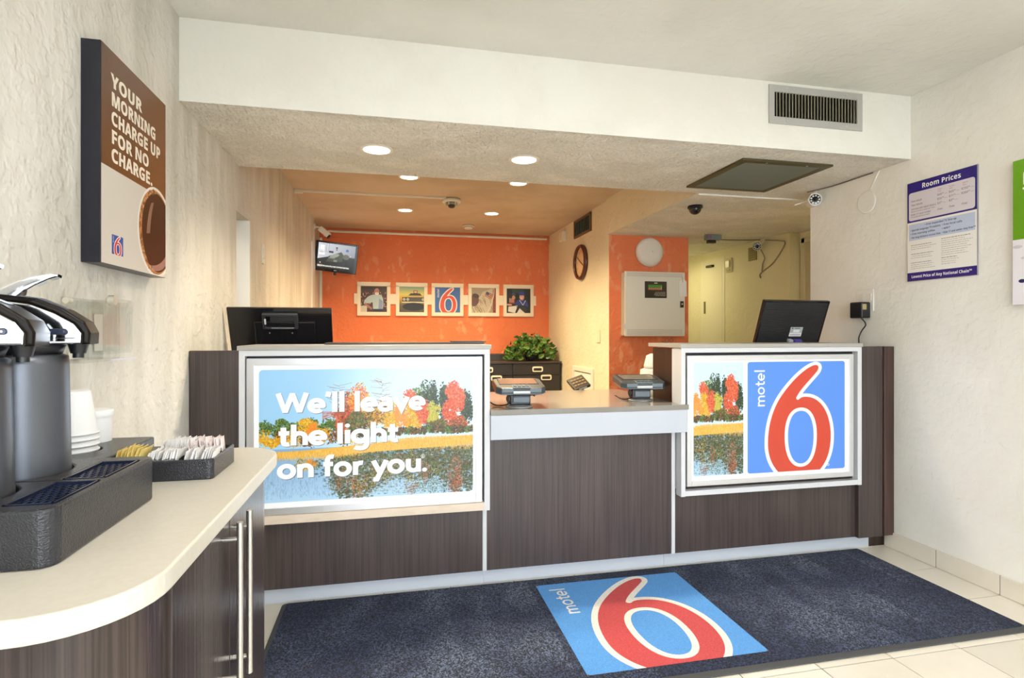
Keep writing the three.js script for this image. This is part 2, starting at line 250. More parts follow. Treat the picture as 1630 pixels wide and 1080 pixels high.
// ------------------------------------------------------------ the setting
const XL = -0.825, XR = 2.715, CEIL = 2.455, SOF = 2.12, ZF = 1.8;
{
  const floor = struct('floor', [bx(XL - 0.2, -0.12, ZF + 0.1, 4.2, -0.004, -7.2)], std([0.17, 0.16, 0.14], 0.85));
  const variants = [0, 1, 2, 3].map((i) => std([1, 1, 1], 0.32, { map: dataTex(128, 128, (u, v) => { const k = fbm(u, v, 5, 5, 4, 210 + i), b = 0.012 * i; return [0.86 - b + 0.03 * k, 0.835 - b + 0.03 * k, 0.775 - b + 0.035 * k]; }, 0.4, true) }));
  const tg = bx(-0.1502, -0.010, -0.1502, 0.1502, 0, 0.1502, 0.0015), rest = [];
  seed = 11;
  for (let i = 0; i < 12; i++) for (let j = -1; j < 12; j++) {
    const x = XR - 0.1525 - i * 0.305, z = -2.316 - 0.1525 + j * 0.305;
    if (x < XL - 0.16 || z > ZF) continue;
    if (z < -0.8) { const t = obj('tile', tg, variants[Math.floor(rnd() * 4)], floor); t.position.set(x, rr(-0.0006, 0), z); } else rest.push(tg.clone().translate(x, 0, z));
  }
  const r = obj('tile_field', rest, variants[1], floor); r.userData.kind = 'stuff';
  struct('office_floor', bx(XL, -0.004, -2.66, 4.0, -0.001, -7.0), std([0.30, 0.28, 0.25], 0.8));
  struct('pavement', bx(-9, -0.14, ZF + 0.1, 11, -0.02, 16), std([0.42, 0.41, 0.39], 0.9));
}
// left wall with its niche
{
  const t0 = XL - 0.16, N0 = -3.31, N1 = -3.618, ny0 = 0.95, ny1 = 1.865;
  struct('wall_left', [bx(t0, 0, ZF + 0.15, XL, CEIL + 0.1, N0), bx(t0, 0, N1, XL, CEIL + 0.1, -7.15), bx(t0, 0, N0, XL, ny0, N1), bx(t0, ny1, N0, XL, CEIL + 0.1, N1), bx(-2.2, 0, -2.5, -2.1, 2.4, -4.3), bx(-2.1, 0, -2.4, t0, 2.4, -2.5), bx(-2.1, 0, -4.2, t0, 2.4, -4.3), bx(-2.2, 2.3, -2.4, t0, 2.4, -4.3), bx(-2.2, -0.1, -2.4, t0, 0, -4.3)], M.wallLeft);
  struct('trim_1', bx(t0, ny0, N1, XL + 0.001, ny1, N1 + 0.012), M.whitePaint);
}
struct('wall_right', bx(XR, 0, ZF + 0.15, XR + 0.14, CEIL + 0.1, -3.196), M.wall);
struct('ceiling', [bx(XL, CEIL, ZF + 0.15, XR, CEIL + 0.1, -2.465), bx(XL, CEIL, -2.465, XR, CEIL + 0.1, -3.36)], M.ceiling);
struct('wall_soffit', bx(XL, SOF + 0.001, -2.465, XR, CEIL, -2.485), M.wall);
struct('ceiling_soffit', bx(XL, SOF, -2.4652, XR, CEIL - 0.001, -3.36), M.soffit);
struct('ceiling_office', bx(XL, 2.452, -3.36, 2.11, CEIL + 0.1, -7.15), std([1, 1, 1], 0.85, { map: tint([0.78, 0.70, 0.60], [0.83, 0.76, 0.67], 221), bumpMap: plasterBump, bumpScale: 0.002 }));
struct('ceiling_hall', [bx(2.0, SOF, -3.36, 4.0, CEIL + 0.1, -4.95), bx(2.12, SOF, -4.95, 4.0, CEIL + 0.1, -7.0), bx(XR, SOF, -3.1, 4.0, CEIL + 0.1, -3.36)], M.soffit);
struct('wall_bulkhead', bx(1.985, SOF, -3.36, 2.0, 2.452, -4.95), M.officeWall);
struct('wall_back', [bx(XL, 0, -7.0, 2.01, 2.452, -7.15)], M.orange);
struct('trim_2', bx(XL, 2.345, -6.975, 2.01, 2.452, -7.0), M.orange);
struct('wall_partition', bx(2.01, 0, -4.95, 2.12, 2.46, -7.15), M.officeWall);
struct('wall_orange', bx(2.0101, 0, -4.948, 2.83, SOF, -5.06), M.orange);
struct('wall_hall_inner', bx(2.12, 0, -5.06, 2.83, SOF, -7.0), M.hallWall);
struct('wall_hall', [bx(3.6, 0, -4.5, 3.75, SOF, -7.0), bx(3.71, 0, -3.1, 3.85, SOF, -4.5), bx(2.83, 0, -6.75, 3.6, SOF, -7.0), bx(XR + 0.14, 0, -3.0, 3.85, SOF, -3.12)], M.hallWall);
// storefront behind the camera
{
  const f = [bx(XL - 0.16, 0, ZF, XR + 0.14, 0.12, ZF + 0.15), bx(XL - 0.16, 2.22, ZF, XR + 0.14, CEIL + 0.1, ZF + 0.15), bx(XL - 0.16, 0.12, ZF, -0.6, 2.22, ZF + 0.15), bx(2.5, 0.12, ZF, XR + 0.14, 2.22, ZF + 0.15)];
  struct('wall_front', f, M.wall);
  for (let i = 0; i < 3; i++) {
    const x0 = -0.6 + i * 3.1 / 3, x1 = x0 + 3.1 / 3, w = struct('window_' + (i + 1), [bx(x0, 0.12, ZF + 0.04, x0 + 0.04, 2.22, ZF + 0.1), bx(x1 - 0.04, 0.12, ZF + 0.04, x1, 2.22, ZF + 0.1), bx(x0, 0.12, ZF + 0.04, x1, 0.17, ZF + 0.1), bx(x0, 2.17, ZF + 0.04, x1, 2.22, ZF + 0.1)], M.alu);
    obj('pane', bx(x0 + 0.04, 0.17, ZF + 0.068, x1 - 0.04, 2.17, ZF + 0.072), M.glass, w);
  }
}
// tiled skirting along the right wall
{
  const b = struct('baseboard_right', bx(XR - 0.009, 0, 0.2, XR, 0.088, -2.625), std([0.17, 0.16, 0.14], 0.85));
  const g = bx(-0.006, 0.001, -0.1505, 0.002, 0.0905, 0.1505, 0.0015);
  const m = [0, 1].map((i) => std([1, 1, 1], 0.35, { map: dataTex(128, 128, (u, v) => { const k = fbm(u, v, 5, 5, 4, 230 + i); return [0.86 + 0.03 * k, 0.83 + 0.03 * k, 0.765 + 0.035 * k]; }, 0.4, true) }));
  for (let j = 0; j < 9; j++) { const t = obj('tile', g, m[j % 2], b); t.position.set(XR - 0.006, 0, -2.4685 + j * 0.305); }
}
// doors of the hallway
{
  const d = struct('door_1', bx(3.592, 0, -5.56, 3.6, 2.0, -5.96), std([0.80, 0.76, 0.60], 0.55));
  obj('door_frame', [bx(3.594, 0, -5.52, 3.6, 1.995, -5.56), bx(3.594, 0, -5.96, 3.6, 1.995, -6.0), bx(3.594, 1.995, -5.52, 3.6, 2.035, -6.0)], std([0.80, 0.76, 0.6], 0.5), d);
  obj('handle_plate', bx(3.585, 1.42, -5.895, 3.593, 1.56, -5.925), std([0.18, 0.15, 0.06], 0.5), d);
  obj('door_closer', bx(3.56, 1.945, -5.72, 3.592, 1.97, -5.84), std([0.06, 0.05, 0.03], 0.5), d);
  const e = struct('door_2', bx(3.70, 0, -3.6, 3.712, 2.02, -4.42), std([0.55, 0.50, 0.33], 0.5));
  obj('door_frame', [bx(3.69, 0, -4.42, 3.712, 2.06, -4.46), bx(3.69, 2.02, -3.56, 3.712, 2.06, -4.46), bx(3.69, 0, -3.56, 3.712, 2.06, -3.6)], std([0.66, 0.62, 0.46], 0.5), e);
}

// ------------------------------------------------------------ reception desk
const ZP = -2.60, ZBOX = -2.548;
function kickStrip(t, x0, x1) { obj('kick_plate', rel(t, bx(x0, 0, -2.625, x1, 0.074, -2.66)), M.kick, t); }
function counterBox(t, x0, x1, ledge) {                          // the raised carcase that holds a light box
  obj('carcase', rel(t, [bx(x0 + 0.004, 0.38, -2.585, x1 - 0.004, 1.112, -2.62), bx(x0 + 0.002, 0.375, -2.62, x0 + 0.02, 1.112, -2.86), bx(x1 - 0.02, 0.375, -2.62, x1 - 0.002, 1.112, -2.86)]), M.woodDark, t);
  obj('surround', rel(t, [bx(x0, 0.372, ZBOX, x0 + 0.023, 1.0932, -2.63), bx(x1 - 0.025, 0.372, ZBOX, x1, 1.0932, -2.63), bx(x0, 1.0932, ZBOX, x1, 1.1165, -2.63)]), M.frameWhite, t);
  obj(ledge ? 'wood_ledge' : 'lower_rail', rel(t, bx(x0 + 0.0235, 0.374, ZBOX + (ledge ? 0.004 : 0), x1 - 0.0255, ledge ? 0.41 : 0.40, -2.62, 0.001)), ledge ? M.mdf : M.frameWhite, t);
}
{
  const a = thing('reception_counter', 'left section of the dark wood reception desk, raised part below the lettered lake sign', 'counter', [-0.19, 0, -2.75]);
  obj('front_panel', rel(a, bx(XL + 0.002, 0.072, ZP, 0.423, 0.40, -2.62, 0.001)), M.wood, a);
  obj('side_panel', rel(a, bx(XL + 0.001, 0.072, -2.572, -0.626, 1.117, -2.6, 0.003)), M.wood, a);
  counterBox(a, -0.625, 0.449, true);
  obj('edge_strip', rel(a, bx(0.4235, 0.072, ZP + 0.002, 0.4425, 0.373, -2.62)), M.frameWhite, a);
  kickStrip(a, XL + 0.001, 0.432);
  const b = thing('reception_counter', 'low middle section of the dark wood reception desk with a white apron', 'counter', [0.93, 0, -2.75]);
  obj('front_panel', rel(b, bx(0.443, 0.072, ZP, 1.392, 0.72, -2.62, 0.001)), M.wood, b);
  obj('apron', rel(b, [bx(0.451, 0.697, -2.536, 1.447, 0.81, -2.5475, 0.002), bx(0.4515, 0.6975, -2.547, 1.4172, 0.8095, -2.63)]), M.kick, b);
  for (const x of [0.46, 1.372]) obj('support_panel', rel(b, bx(x, 0.074, -2.621, x + 0.018, 0.81, -3.28)), M.woodDark, b);
  kickStrip(b, 0.433, 1.362);
  const c = thing('reception_counter', 'right section of the dark wood reception desk, raised part below the red numeral sign', 'counter', [1.95, 0, -2.75]);
  obj('front_panel', rel(c, bx(1.412, 0.072, ZP, 2.70, 0.40, -2.62, 0.001)), M.wood, c);
  obj('side_panel', rel(c, bx(2.4905, 0.072, -2.574, 2.648, 1.118, -2.6, 0.003)), M.wood, c);
  obj('end_post', rel(c, bx(2.648, 0.078, -2.563, 2.712, 1.118, -2.62, 0.003)), std([1, 1, 1], 0.4, { map: woodMap(241, [0.22, 0.15, 0.13], [0.33, 0.24, 0.215]) }), c);
  counterBox(c, 1.418, 2.485, false);
  obj('edge_strip', rel(c, [bx(1.3925, 0.072, ZP + 0.002, 1.4115, 0.70, -2.62), bx(1.4185, 0.70, -2.555, 1.4195, 1.112, -2.643)]), M.frameWhite, c);
  kickStrip(c, 1.363, 2.605);
  obj('foot_block', rel(c, bx(2.606, 0, -2.628, 2.712, 0.072, -2.67, 0.001)), M.woodDark, c);
  tag(obj('countertop', bx(-0.632, 1.117, ZBOX + 0.006, 0.456, 1.137, -2.9, 0.002), M.laminate), 'raised grey laminate top over the left reception desk section', 'countertop');
  tag(obj('countertop', bx(1.411, 1.117, ZBOX + 0.006, 2.49, 1.137, -2.9, 0.002), M.laminate), 'raised grey laminate top over the right reception desk section', 'countertop');
  tag(obj('countertop', [bx(0.451, 0.811, -2.534, 1.452, 0.835, -2.5472), bx(0.451, 0.811, -2.5472, 1.417, 0.835, -3.33)], M.laminateLow), 'low glossy grey worktop carrying the two card terminals', 'countertop');
  for (const [x0, x1, l] of [[-0.82, 0.44, 'rear work desk behind the left counter under the wide black monitor'], [1.425, 2.7, 'rear work desk behind the right counter under the brushed black monitor'], [0.485, 1.378, 'rear work desk behind the low middle counter under the small card reader']]) {
    const z0 = x0 === 0.485 ? -3.335 : -2.91, d = thing('work_desk', l, 'desk', [(x0 + x1) / 2, 0, -3.4]);
    obj('desktop', rel(d, bx(x0, 0.73, z0, x1, 0.755, -3.8, 0.003)), M.woodDark, d);
    for (const x of [x0 + 0.03, x1 - 0.05]) obj('leg_panel', rel(d, bx(x, 0, z0 - 0.03, x + 0.02, 0.73, -3.77)), M.woodDark, d);
  }
}
// ------------------------------------------------------------ the two light boxes
{
  const ring = (x0, y0, x1, y1, w, zf, zb) => [bx(x0, y0, zf, x0 + w, y1, zb, 0.0015), bx(x1 - w, y0, zf, x1, y1, zb, 0.0015), bx(x0 + w, y1 - w, zf, x1 - w, y1, zb, 0.0015), bx(x0 + w, y0, zf, x1 - w, y0 + w, zb, 0.0015)];
  const sign = (label, x0, y0, x1, y1, w, tex, lamp) => {
    const cx = (x0 + x1) / 2, t = thing('illuminated_sign', label, 'sign', [cx, y0, -2.57]);
    obj('sign_frame', rel(t, ring(x0, y0, x1, y1, w, -2.551, -2.582)), M.alu, t);
    obj('back_tray', rel(t, bx(x0 - 0.004, y0 + 0.002, -2.576, x1 + 0.004, y1 + 0.006, -2.584)), M.gap, t);
    const pw = x1 - x0 - 2 * w, ph = y1 - y0 - 2 * w, p = print('light_panel', pw, ph, tex, t, { glow: lamp, roughness: 0.25 });
    p.position.set(0, (y1 - y0) / 2, 0.013); p.userData.label = 'glowing printed panel';
    const L = new THREE.RectAreaLight(0xeaf4ff, 0.5, pw, ph); L.position.set(cx, (y0 + y1) / 2, -2.553); L.lookAt(cx, (y0 + y1) / 2, 0); scene.add(L);
  };
  const left = canvasTex(1440, 940, (g, w, h) => {
    g.fillStyle = '#fff'; g.fillRect(0, 0, w, h);
    const x0 = 27, y0 = 30, pw = w - 46, ph = h - 64;
    g.save(); g.beginPath(); g.roundRect(x0, y0, pw, ph, 26); g.clip(); g.drawImage(lakeCanvas, x0, y0, pw, ph);
    const line = (t, bx0, bx1, base) => { const sc = ph * 0.157 / 150, sx = (bx1 - bx0) * pw / (textWidth(t) * sc); for (const [dx, c] of [[4, 'rgba(70,70,80,.55)'], [0, '#fff']]) { g.strokeStyle = g.fillStyle = c; write(g, t, x0 + bx0 * pw + dx, y0 + base * ph + dx, sc, sx, 33); } };
    line('We’ll leave', 0.078, 0.765, 0.33); line('the light', 0.082, 0.635, 0.575); line('on for you.', 0.08, 0.775, 0.822);
    g.strokeStyle = '#fff'; g.lineWidth = 3; g.beginPath(); g.arc(x0 + 0.752 * pw, y0 + 0.70 * ph, 12, 0, 7); g.stroke(); g.fillStyle = '#fff'; g.font = 'bold 17px sans-serif'; g.textAlign = 'center'; g.textBaseline = 'middle'; g.fillText('R', x0 + 0.752 * pw, y0 + 0.702 * ph);
    g.restore();
  });
  sign('glowing sign of an autumn lake with white lettering on the left counter', -0.596, 0.411, 0.414, 1.083, 0.03, left, 0.36);
  const right = canvasTex(1400, 920, (g, w, h) => {
    g.fillStyle = '#fff'; g.fillRect(0, 0, w, h);
    const X = (x) => (x - 1.478) / (2.412 - 1.478) * w, Y = (y) => (1.052 - y) / (1.052 - 0.446) * h;
    g.save(); g.beginPath(); g.roundRect(X(1.49), Y(1.042), X(1.773) - X(1.49), Y(0.468) - Y(1.042), 14); g.clip(); g.drawImage(lakeCanvas, 740, 0, 460, 760, X(1.49), Y(1.042), X(1.773) - X(1.49), Y(0.468) - Y(1.042)); g.restore();
    logoSix(g, X(1.797), Y(1.042), X(2.387) - X(1.797), Y(0.466) - Y(1.042), '#d84c36', '#5d96ee', '#fff', 12);
  });
  sign('glowing sign with a large red numeral on blue on the right counter', 1.453, 0.42, 2.437, 1.078, 0.026, right, 0.36);
}
// ------------------------------------------------------------ mat
{
  const t = thing('floor_mat', 'long navy entrance mat with a blue square and red numeral before the desk', 'mat', [1.0, 0, -2.18]);
  const x0 = -0.462, x1 = 2.513, z0 = -2.603, z1 = -1.737;
  obj('rubber_border', rel(t, extUp(shape(rrect(x0, -z1, x1, -z0, 0.02)), 0.0005, 0.006, 0.002)), M.rubber, t);
  const carpet = dataTex(1024, 512, (u, v) => { const wear = sm(0.35, 0.75, fbm(u, v, 4, 2, 4, 251)) * (u < 0.42 || u > 0.58 ? 1 : 0.4), n = 0.5 * hash(Math.floor(u * 1024), Math.floor(v * 512), 9) + 0.5 * vnoise(u * 340, v * 190, 340, 190, 10), m = 0.1 + 1.8 * sm(0.2, 0.85, n); return [(0.11 + 0.15 * wear) * m + 0.035, (0.125 + 0.155 * wear) * m + 0.045, (0.185 + 0.14 * wear) * m + 0.068]; }, [1.5, 0.9], true);
  const pile = dataTex(256, 256, (u, v) => 0.6 * hash(Math.floor(u * 256), Math.floor(v * 256), 4) + 0.4 * fbm(u, v, 60, 60, 2, 261), 0.35);
  obj('carpet', rel(t, extUp(shape(rrect(x0 + 0.018, -z1 + 0.032, x1 - 0.012, -z0 - 0.008, 0.012)), 0.004, 0.0105, 0.002)), std([1, 1, 1], 0.95, { map: carpet, bumpMap: pile, bumpScale: 0.003 }), t);
  const tex = canvasTex(1024, 1024, (g, w, h) => {
    logoSix(g, 0, 0, w, h, '#c84a4c', '#579ae0', '#eee9df', 14, false);
    seed = 99; for (let i = 0; i < 60000; i++) { g.globalAlpha = 0.16; g.fillStyle = rnd() < 0.5 ? '#000' : '#fff'; g.fillRect(rnd() * w, rnd() * h, 2.2, 2.2); }
  });
  const p = print('logo_inlay', 0.71, 0.7, tex, t, { roughness: 0.95 });
  p.material.bumpMap = pile; p.material.bumpScale = 0.002; p.rotation.x = -Math.PI / 2; p.position.set(1.017 - 1.0, 0.0115, -2.174 + 2.18);
}
// ------------------------------------------------------------ coffee station
const HC = 0.89;
{
  const outline = (i) => {                                       // in (x, -z): far rounded corner, straight front, rounded near end
    const x1 = -0.276 - i, zf = 1.59 - i, zn = 0.68 + i, out = [[XL + 0.001, zn], [x1 - 0.14, zn]];
    for (let k = 0; k <= 10; k++) { const a = -Math.PI / 2 + k / 10 * Math.PI / 2; out.push([x1 - 0.12 + 0.12 * Math.cos(a), zn + 0.12 + 0.12 * Math.sin(a)]); }
    for (let k = 0; k <= 10; k++) { const a = k / 10 * Math.PI / 2; out.push([x1 - 0.12 + 0.12 * Math.cos(a), zf - 0.12 + 0.12 * Math.sin(a)]); }
    out.push([XL + 0.001, zf]); return out;
  };
  const c = thing('coffee_cabinet', 'curved dark glossy wood coffee cabinet with two doors along the left wall', 'cabinet', [-0.55, 0, -1.13]);
  obj('body', rel(c, extUp(shape(outline(0.024)), 0.09, HC - 0.03)), M.woodGloss, c);
  obj('plinth', rel(c, extUp(shape(outline(0.07)), 0, 0.09)), M.blackMatt, c);
  for (const [z0, z1, hz] of [[-0.853, -1.131, -1.088], [-1.136, -1.402, -1.158]]) {
    const d = obj('door', rel(c, bx(-0.303, 0.1, z0, -0.294, HC - 0.034, z1, 0.001)), M.woodGloss, c);
    obj('handle', rel(c, [cyl(0.0058, 0.0058, 0.312, -0.265, 0.694, hz, 20), cyl(0.004, 0.004, 0.03, -0.279, 0.82, hz, 12, 0, Math.PI / 2), cyl(0.004, 0.004, 0.03, -0.279, 0.57, hz, 12, 0, Math.PI / 2)]), M.steel, d);
  }
  tag(obj('countertop', extUp(shape(outline(0)), HC - 0.03, HC, 0.003), M.solidSurface), 'cream worktop with rounded ends carrying the coffee airpots', 'countertop');
}
{ // airpot rack
  const t = thing('airpot_rack', 'black textured plastic rack holding the coffee airpots on the cream worktop', 'rack', [-0.61, HC, -0.98]);
  const outer = rrect(-0.80, 0.818, -0.42, 1.142, 0.022), wells = [circ(-0.587, 0.905, 0.071), circ(-0.587, 1.05, 0.071)], g0 = [-0.492, 0.848, -0.434, 0.968], g1 = [-0.492, 0.985, -0.434, 1.105];
  const body = extUp(shape(outer, [...wells, rrect(...g0, 0.004), rrect(...g1, 0.004)]), HC, HC + 0.076, 0.004);
  obj('body', rel(t, [body, bx(-0.79, HC + 0.002, -0.83, -0.43, HC + 0.05, -1.13)]), M.leather, t);
  for (const [x0, z0, x1, z1] of [g0, g1]) {
    const bars = [];
    for (let i = 0; i <= 9; i++) { const z = z0 + 0.003 + (z1 - z0 - 0.006) * i / 9; bars.push(cb(x1 - x0 - 0.002, 0.004, 0.0022, 0, (x0 + x1) / 2, HC + 0.071, -z)); }
    for (let i = 0; i <= 5; i++) for (let j = 0; j < 9; j++) { const x = x0 + 0.002 + (x1 - x0 - 0.004) * (i + (j % 2 ? 0.5 : 0)) / 5.5; bars.push(cb(0.0022, 0.005, (z1 - z0) / 9, 0, x, HC + 0.0715, -(z0 + (z1 - z0) * (j + 0.5) / 9))); }
    bars.push(...[[x0, z0, x0 + 0.003, z1], [x1 - 0.003, z0, x1, z1], [x0, z0, x1, z0 + 0.003], [x0, z1 - 0.003, x1, z1]].map(([a, b, c, d]) => bx(a, HC + 0.064, -b, c, HC + 0.0765, -d)));
    obj('drip_grate', rel(t, bars), M.navy, t);
  }
  // airpots
  const pot = thing('coffee_airpot', 'nearer brushed grey airpot at the left edge with chrome lever lid', 'airpot', [-0.587, HC + 0.051, -0.905], 'coffee airpots in the rack');
  const steel = std([0.125, 0.135, 0.155], 0.38, { metalness: 0.75, roughnessMap: dataTex(64, 256, (u, v) => 0.75 + 0.25 * fbm(u, v, 30, 2, 2, 271), 0.3) });
  obj('body', lathe([[0, 0], [0.0675, 0], [0.0685, 0.006], [0.0685, 0.02], [0.0655, 0.2], [0.0645, 0.212], [0.05, 0.218], [0, 0.218]]), steel, pot);
  pot.rotation.y = 0.29;
  obj('collar', lathe([[0.03, 0.212], [0.056, 0.214], [0.062, 0.23], [0.05, 0.233], [0, 0.233]]), M.black, pot);
  const side = [[-0.085, 0.232], [0.089, 0.232], [0.090, 0.25], [0.080, 0.266], [0.055, 0.283], [0.026, 0.296], [-0.01, 0.301], [-0.07, 0.301], [-0.086, 0.288], [-0.088, 0.24]];
  obj('lid_shell', uvbox(ext(shape(side), 0.088, 0.004, 3).translate(0, 0, -0.044)), M.chrome, pot);
  const band = [[0.0885, 0.2305], [0.100, 0.231], [0.101, 0.25], [0.093, 0.268], [0.066, 0.2885], [0.032, 0.3045], [-0.01, 0.3095], [-0.088, 0.308], [-0.09, 0.300], [-0.012, 0.300], [0.022, 0.2945], [0.053, 0.2805], [0.078, 0.264], [0.0885, 0.249]];
  obj('ridge', uvbox(ext(shape(band), 0.093, 0.005, 4).translate(0, 0, -0.0465)), new THREE.MeshPhysicalMaterial({ color: new THREE.Color(0.009, 0.006, 0.004), roughness: 0.3, specularIntensity: 0.25 }), pot);
  obj('lever_slot', uvbox(ext(shape([[0.0, 0.309], [0.033, 0.304], [0.066, 0.288], [0.066, 0.290], [0.033, 0.306], [0.0, 0.311]]), 0.03).translate(0, 0, -0.015)), M.navy, pot);
  obj('spout', [cyl(0.015, 0.011, 0.016, 0.078, 0.2235, 0, 8), cyl(0.008, 0.008, 0.01, 0.078, 0.213, 0, 12)], M.black, pot);
  obj('seam', bx(-0.08, 0.2405, 0.0438, 0.086, 0.2418, 0.0443), M.black, pot);
  const bt = obj('release_button', uvbox(ext(shape(rrect(0.044, 0.2465, 0.072, 0.2565, 0.0048)), 0.005, 0.0015).translate(0, 0, 0.0425)), M.navy, pot);
  obj('rivet', [cyl(0.0012, 0.0012, 0.001, 0.05, 0.2515, 0.0476, 10, Math.PI / 2), cyl(0.0012, 0.0012, 0.001, 0.066, 0.2515, 0.0476, 10, Math.PI / 2)], M.chrome, bt);
  const lev = [[-0.033, 0.300], [-0.02, 0.318], [0.0, 0.332], [0.02, 0.341], [0.045, 0.3475], [0.054, 0.346], [0.053, 0.3415], [0.042, 0.337], [0.024, 0.326], [0.010, 0.315], [0.0, 0.305], [-0.004, 0.300]];
  obj('lever', uvbox(ext(shape(lev), 0.034, 0.0025, 3).translate(0, 0, -0.017)), M.chrome, pot);
  const p2 = copy(pot, 'coffee_airpot', 'farther brushed grey airpot with raised chrome lever, beside the foam cups');
  p2.position.z = -1.05;
}
{ // organiser: cup holder and packet caddy, cups, packets
  const h = thing('cup_holder', 'low black plastic holder with the white foam cups standing in it', 'holder', [-0.66, HC, -1.39]);
  obj('body', rel(h, extUp(shape(rrect(-0.762, 1.252, -0.568, 1.54, 0.012), [circ(-0.672, 1.39, 0.05), circ(-0.688, 1.50, 0.034)]), HC, HC + 0.045, 0.003)), M.leather, h);
  obj('base_plate', rel(h, bx(-0.755, HC + 0.001, -1.262, -0.575, HC + 0.03, -1.535)), M.blackMatt, h);
  const cup = tag(obj('foam_cup', lathe([[0, 0.094], [0.0275, 0.094], [0.0295, 0.092], [0.0425, 0.004], [0.0455, 0.0035], [0.0455, 0], [0.041, 0], [0.0275, 0.09], [0, 0.09]]), M.foam), 'topmost foam cup of the upside-down stack beside the airpots', 'cup', 'upside-down foam cups stack');
  cup.position.set(-0.672, HC + 0.081, -1.39);
  ['second foam cup from the top of the upside-down stack', 'third foam cup from the top of the upside-down stack', 'fourth foam cup from the top of the upside-down stack', 'lowest foam cup of the upside-down stack'].forEach((l, i) => { copy(cup, 'foam_cup', l).position.set(-0.672 + 0.0006 * (i % 2), HC + 0.081 - 0.0125 * (i + 1), -1.39); });
  const c2 = tag(obj('foam_cup', lathe([[0, 0], [0.0335, 0], [0.0345, 0.003], [0.035, 0.072], [0.0385, 0.0725], [0.0385, 0.086], [0.036, 0.089], [0, 0.0885]]), M.foam), 'short white rimmed foam cup nearest the wall, right of the tall stack', 'cup');
  c2.position.set(-0.684, HC + 0.031, -1.50);
  const k = thing('packet_caddy', 'black textured condiment caddy full of sugar packets on the cream worktop', 'caddy', [-0.46, HC, -1.33]);
  const O = rrect(-0.562, 1.252, -0.356, 1.42, 0.012), cell = (a, b, c, d) => rrect(a, b, c, d, 0.003);
  obj('body', rel(k, extUp(shape(O, [cell(-0.556, 1.258, -0.505, 1.414), cell(-0.501, 1.258, -0.435, 1.332), cell(-0.431, 1.258, -0.362, 1.332), cell(-0.501, 1.336, -0.362, 1.414)]), HC, HC + 0.042, 0.0025)), M.leather, k);
  obj('floor_plate', rel(k, bx(-0.556, HC + 0.001, -1.258, -0.362, HC + 0.006, -1.414)), M.blackMatt, k);
  const pk = (col) => std(col, 0.75), PY = pk([0.84, 0.66, 0.22]), PW = pk([0.86, 0.84, 0.82]), PP = pk([0.84, 0.75, 0.73]);
  const pg = (() => { const g = new THREE.BoxGeometry(0.0022, 0.055, 0.046, 1, 4, 3), p = g.attributes.position; for (let i = 0; i < p.count; i++) { const y = p.getY(i), z = p.getZ(i); p.setX(i, p.getX(i) * (Math.abs(y) > 0.02 ? 0.35 : 1) + 0.0012 * Math.sin(z * 90 + y * 60)); } g.translate(0, 0.0275, 0); g.computeVertexNormals(); return uvbox(g); })();
  const sets = [['yellow sweetener packet fanned out in the left cell of the caddy', PY, -0.552, -0.508, 1.29, 14, 0.45, 'yellow sweetener packets'], ['white sugar packet in the front middle cell of the caddy', PW, -0.496, -0.439, 1.294, 17, 0.4, 'sugar packets in the front middle cell'], ['white sugar packet in the front right cell of the caddy', PW, -0.427, -0.37, 1.294, 16, 0.45, 'sugar packets in the front right cell'], ['white creamer packet in the long rear cell of the caddy, left half', PW, -0.495, -0.432, 1.375, 18, 0.25, 'creamer packets in the rear cell'], ['pinkish packet in the long rear cell of the caddy, right half', PP, -0.43, -0.366, 1.375, 16, 0.25, 'pinkish packets in the rear cell']];
  seed = 77;
  for (const [label, m, x0, x1, z, n, lean, grp] of sets) {
    for (let i = 0; i < n; i++) {
      const p = tag(obj('sugar_packet', pg, m), label, 'packet', grp);
      p.position.set(x0 + (x1 - x0) * (i + 0.5) / n + rr(-0.001, 0.001), HC + 0.0065 + (z > 1.35 ? 0.008 * rnd() : m === PY ? rr(0.001, 0.011) : -0.0005), -z - rr(-0.006, 0.006));
      p.rotation.set(rr(-0.13, 0.13), rr(-0.12, 0.12), -lean * rr(0.5, 0.9) * (m === PP ? -0.4 : 1));
    }
  }
}
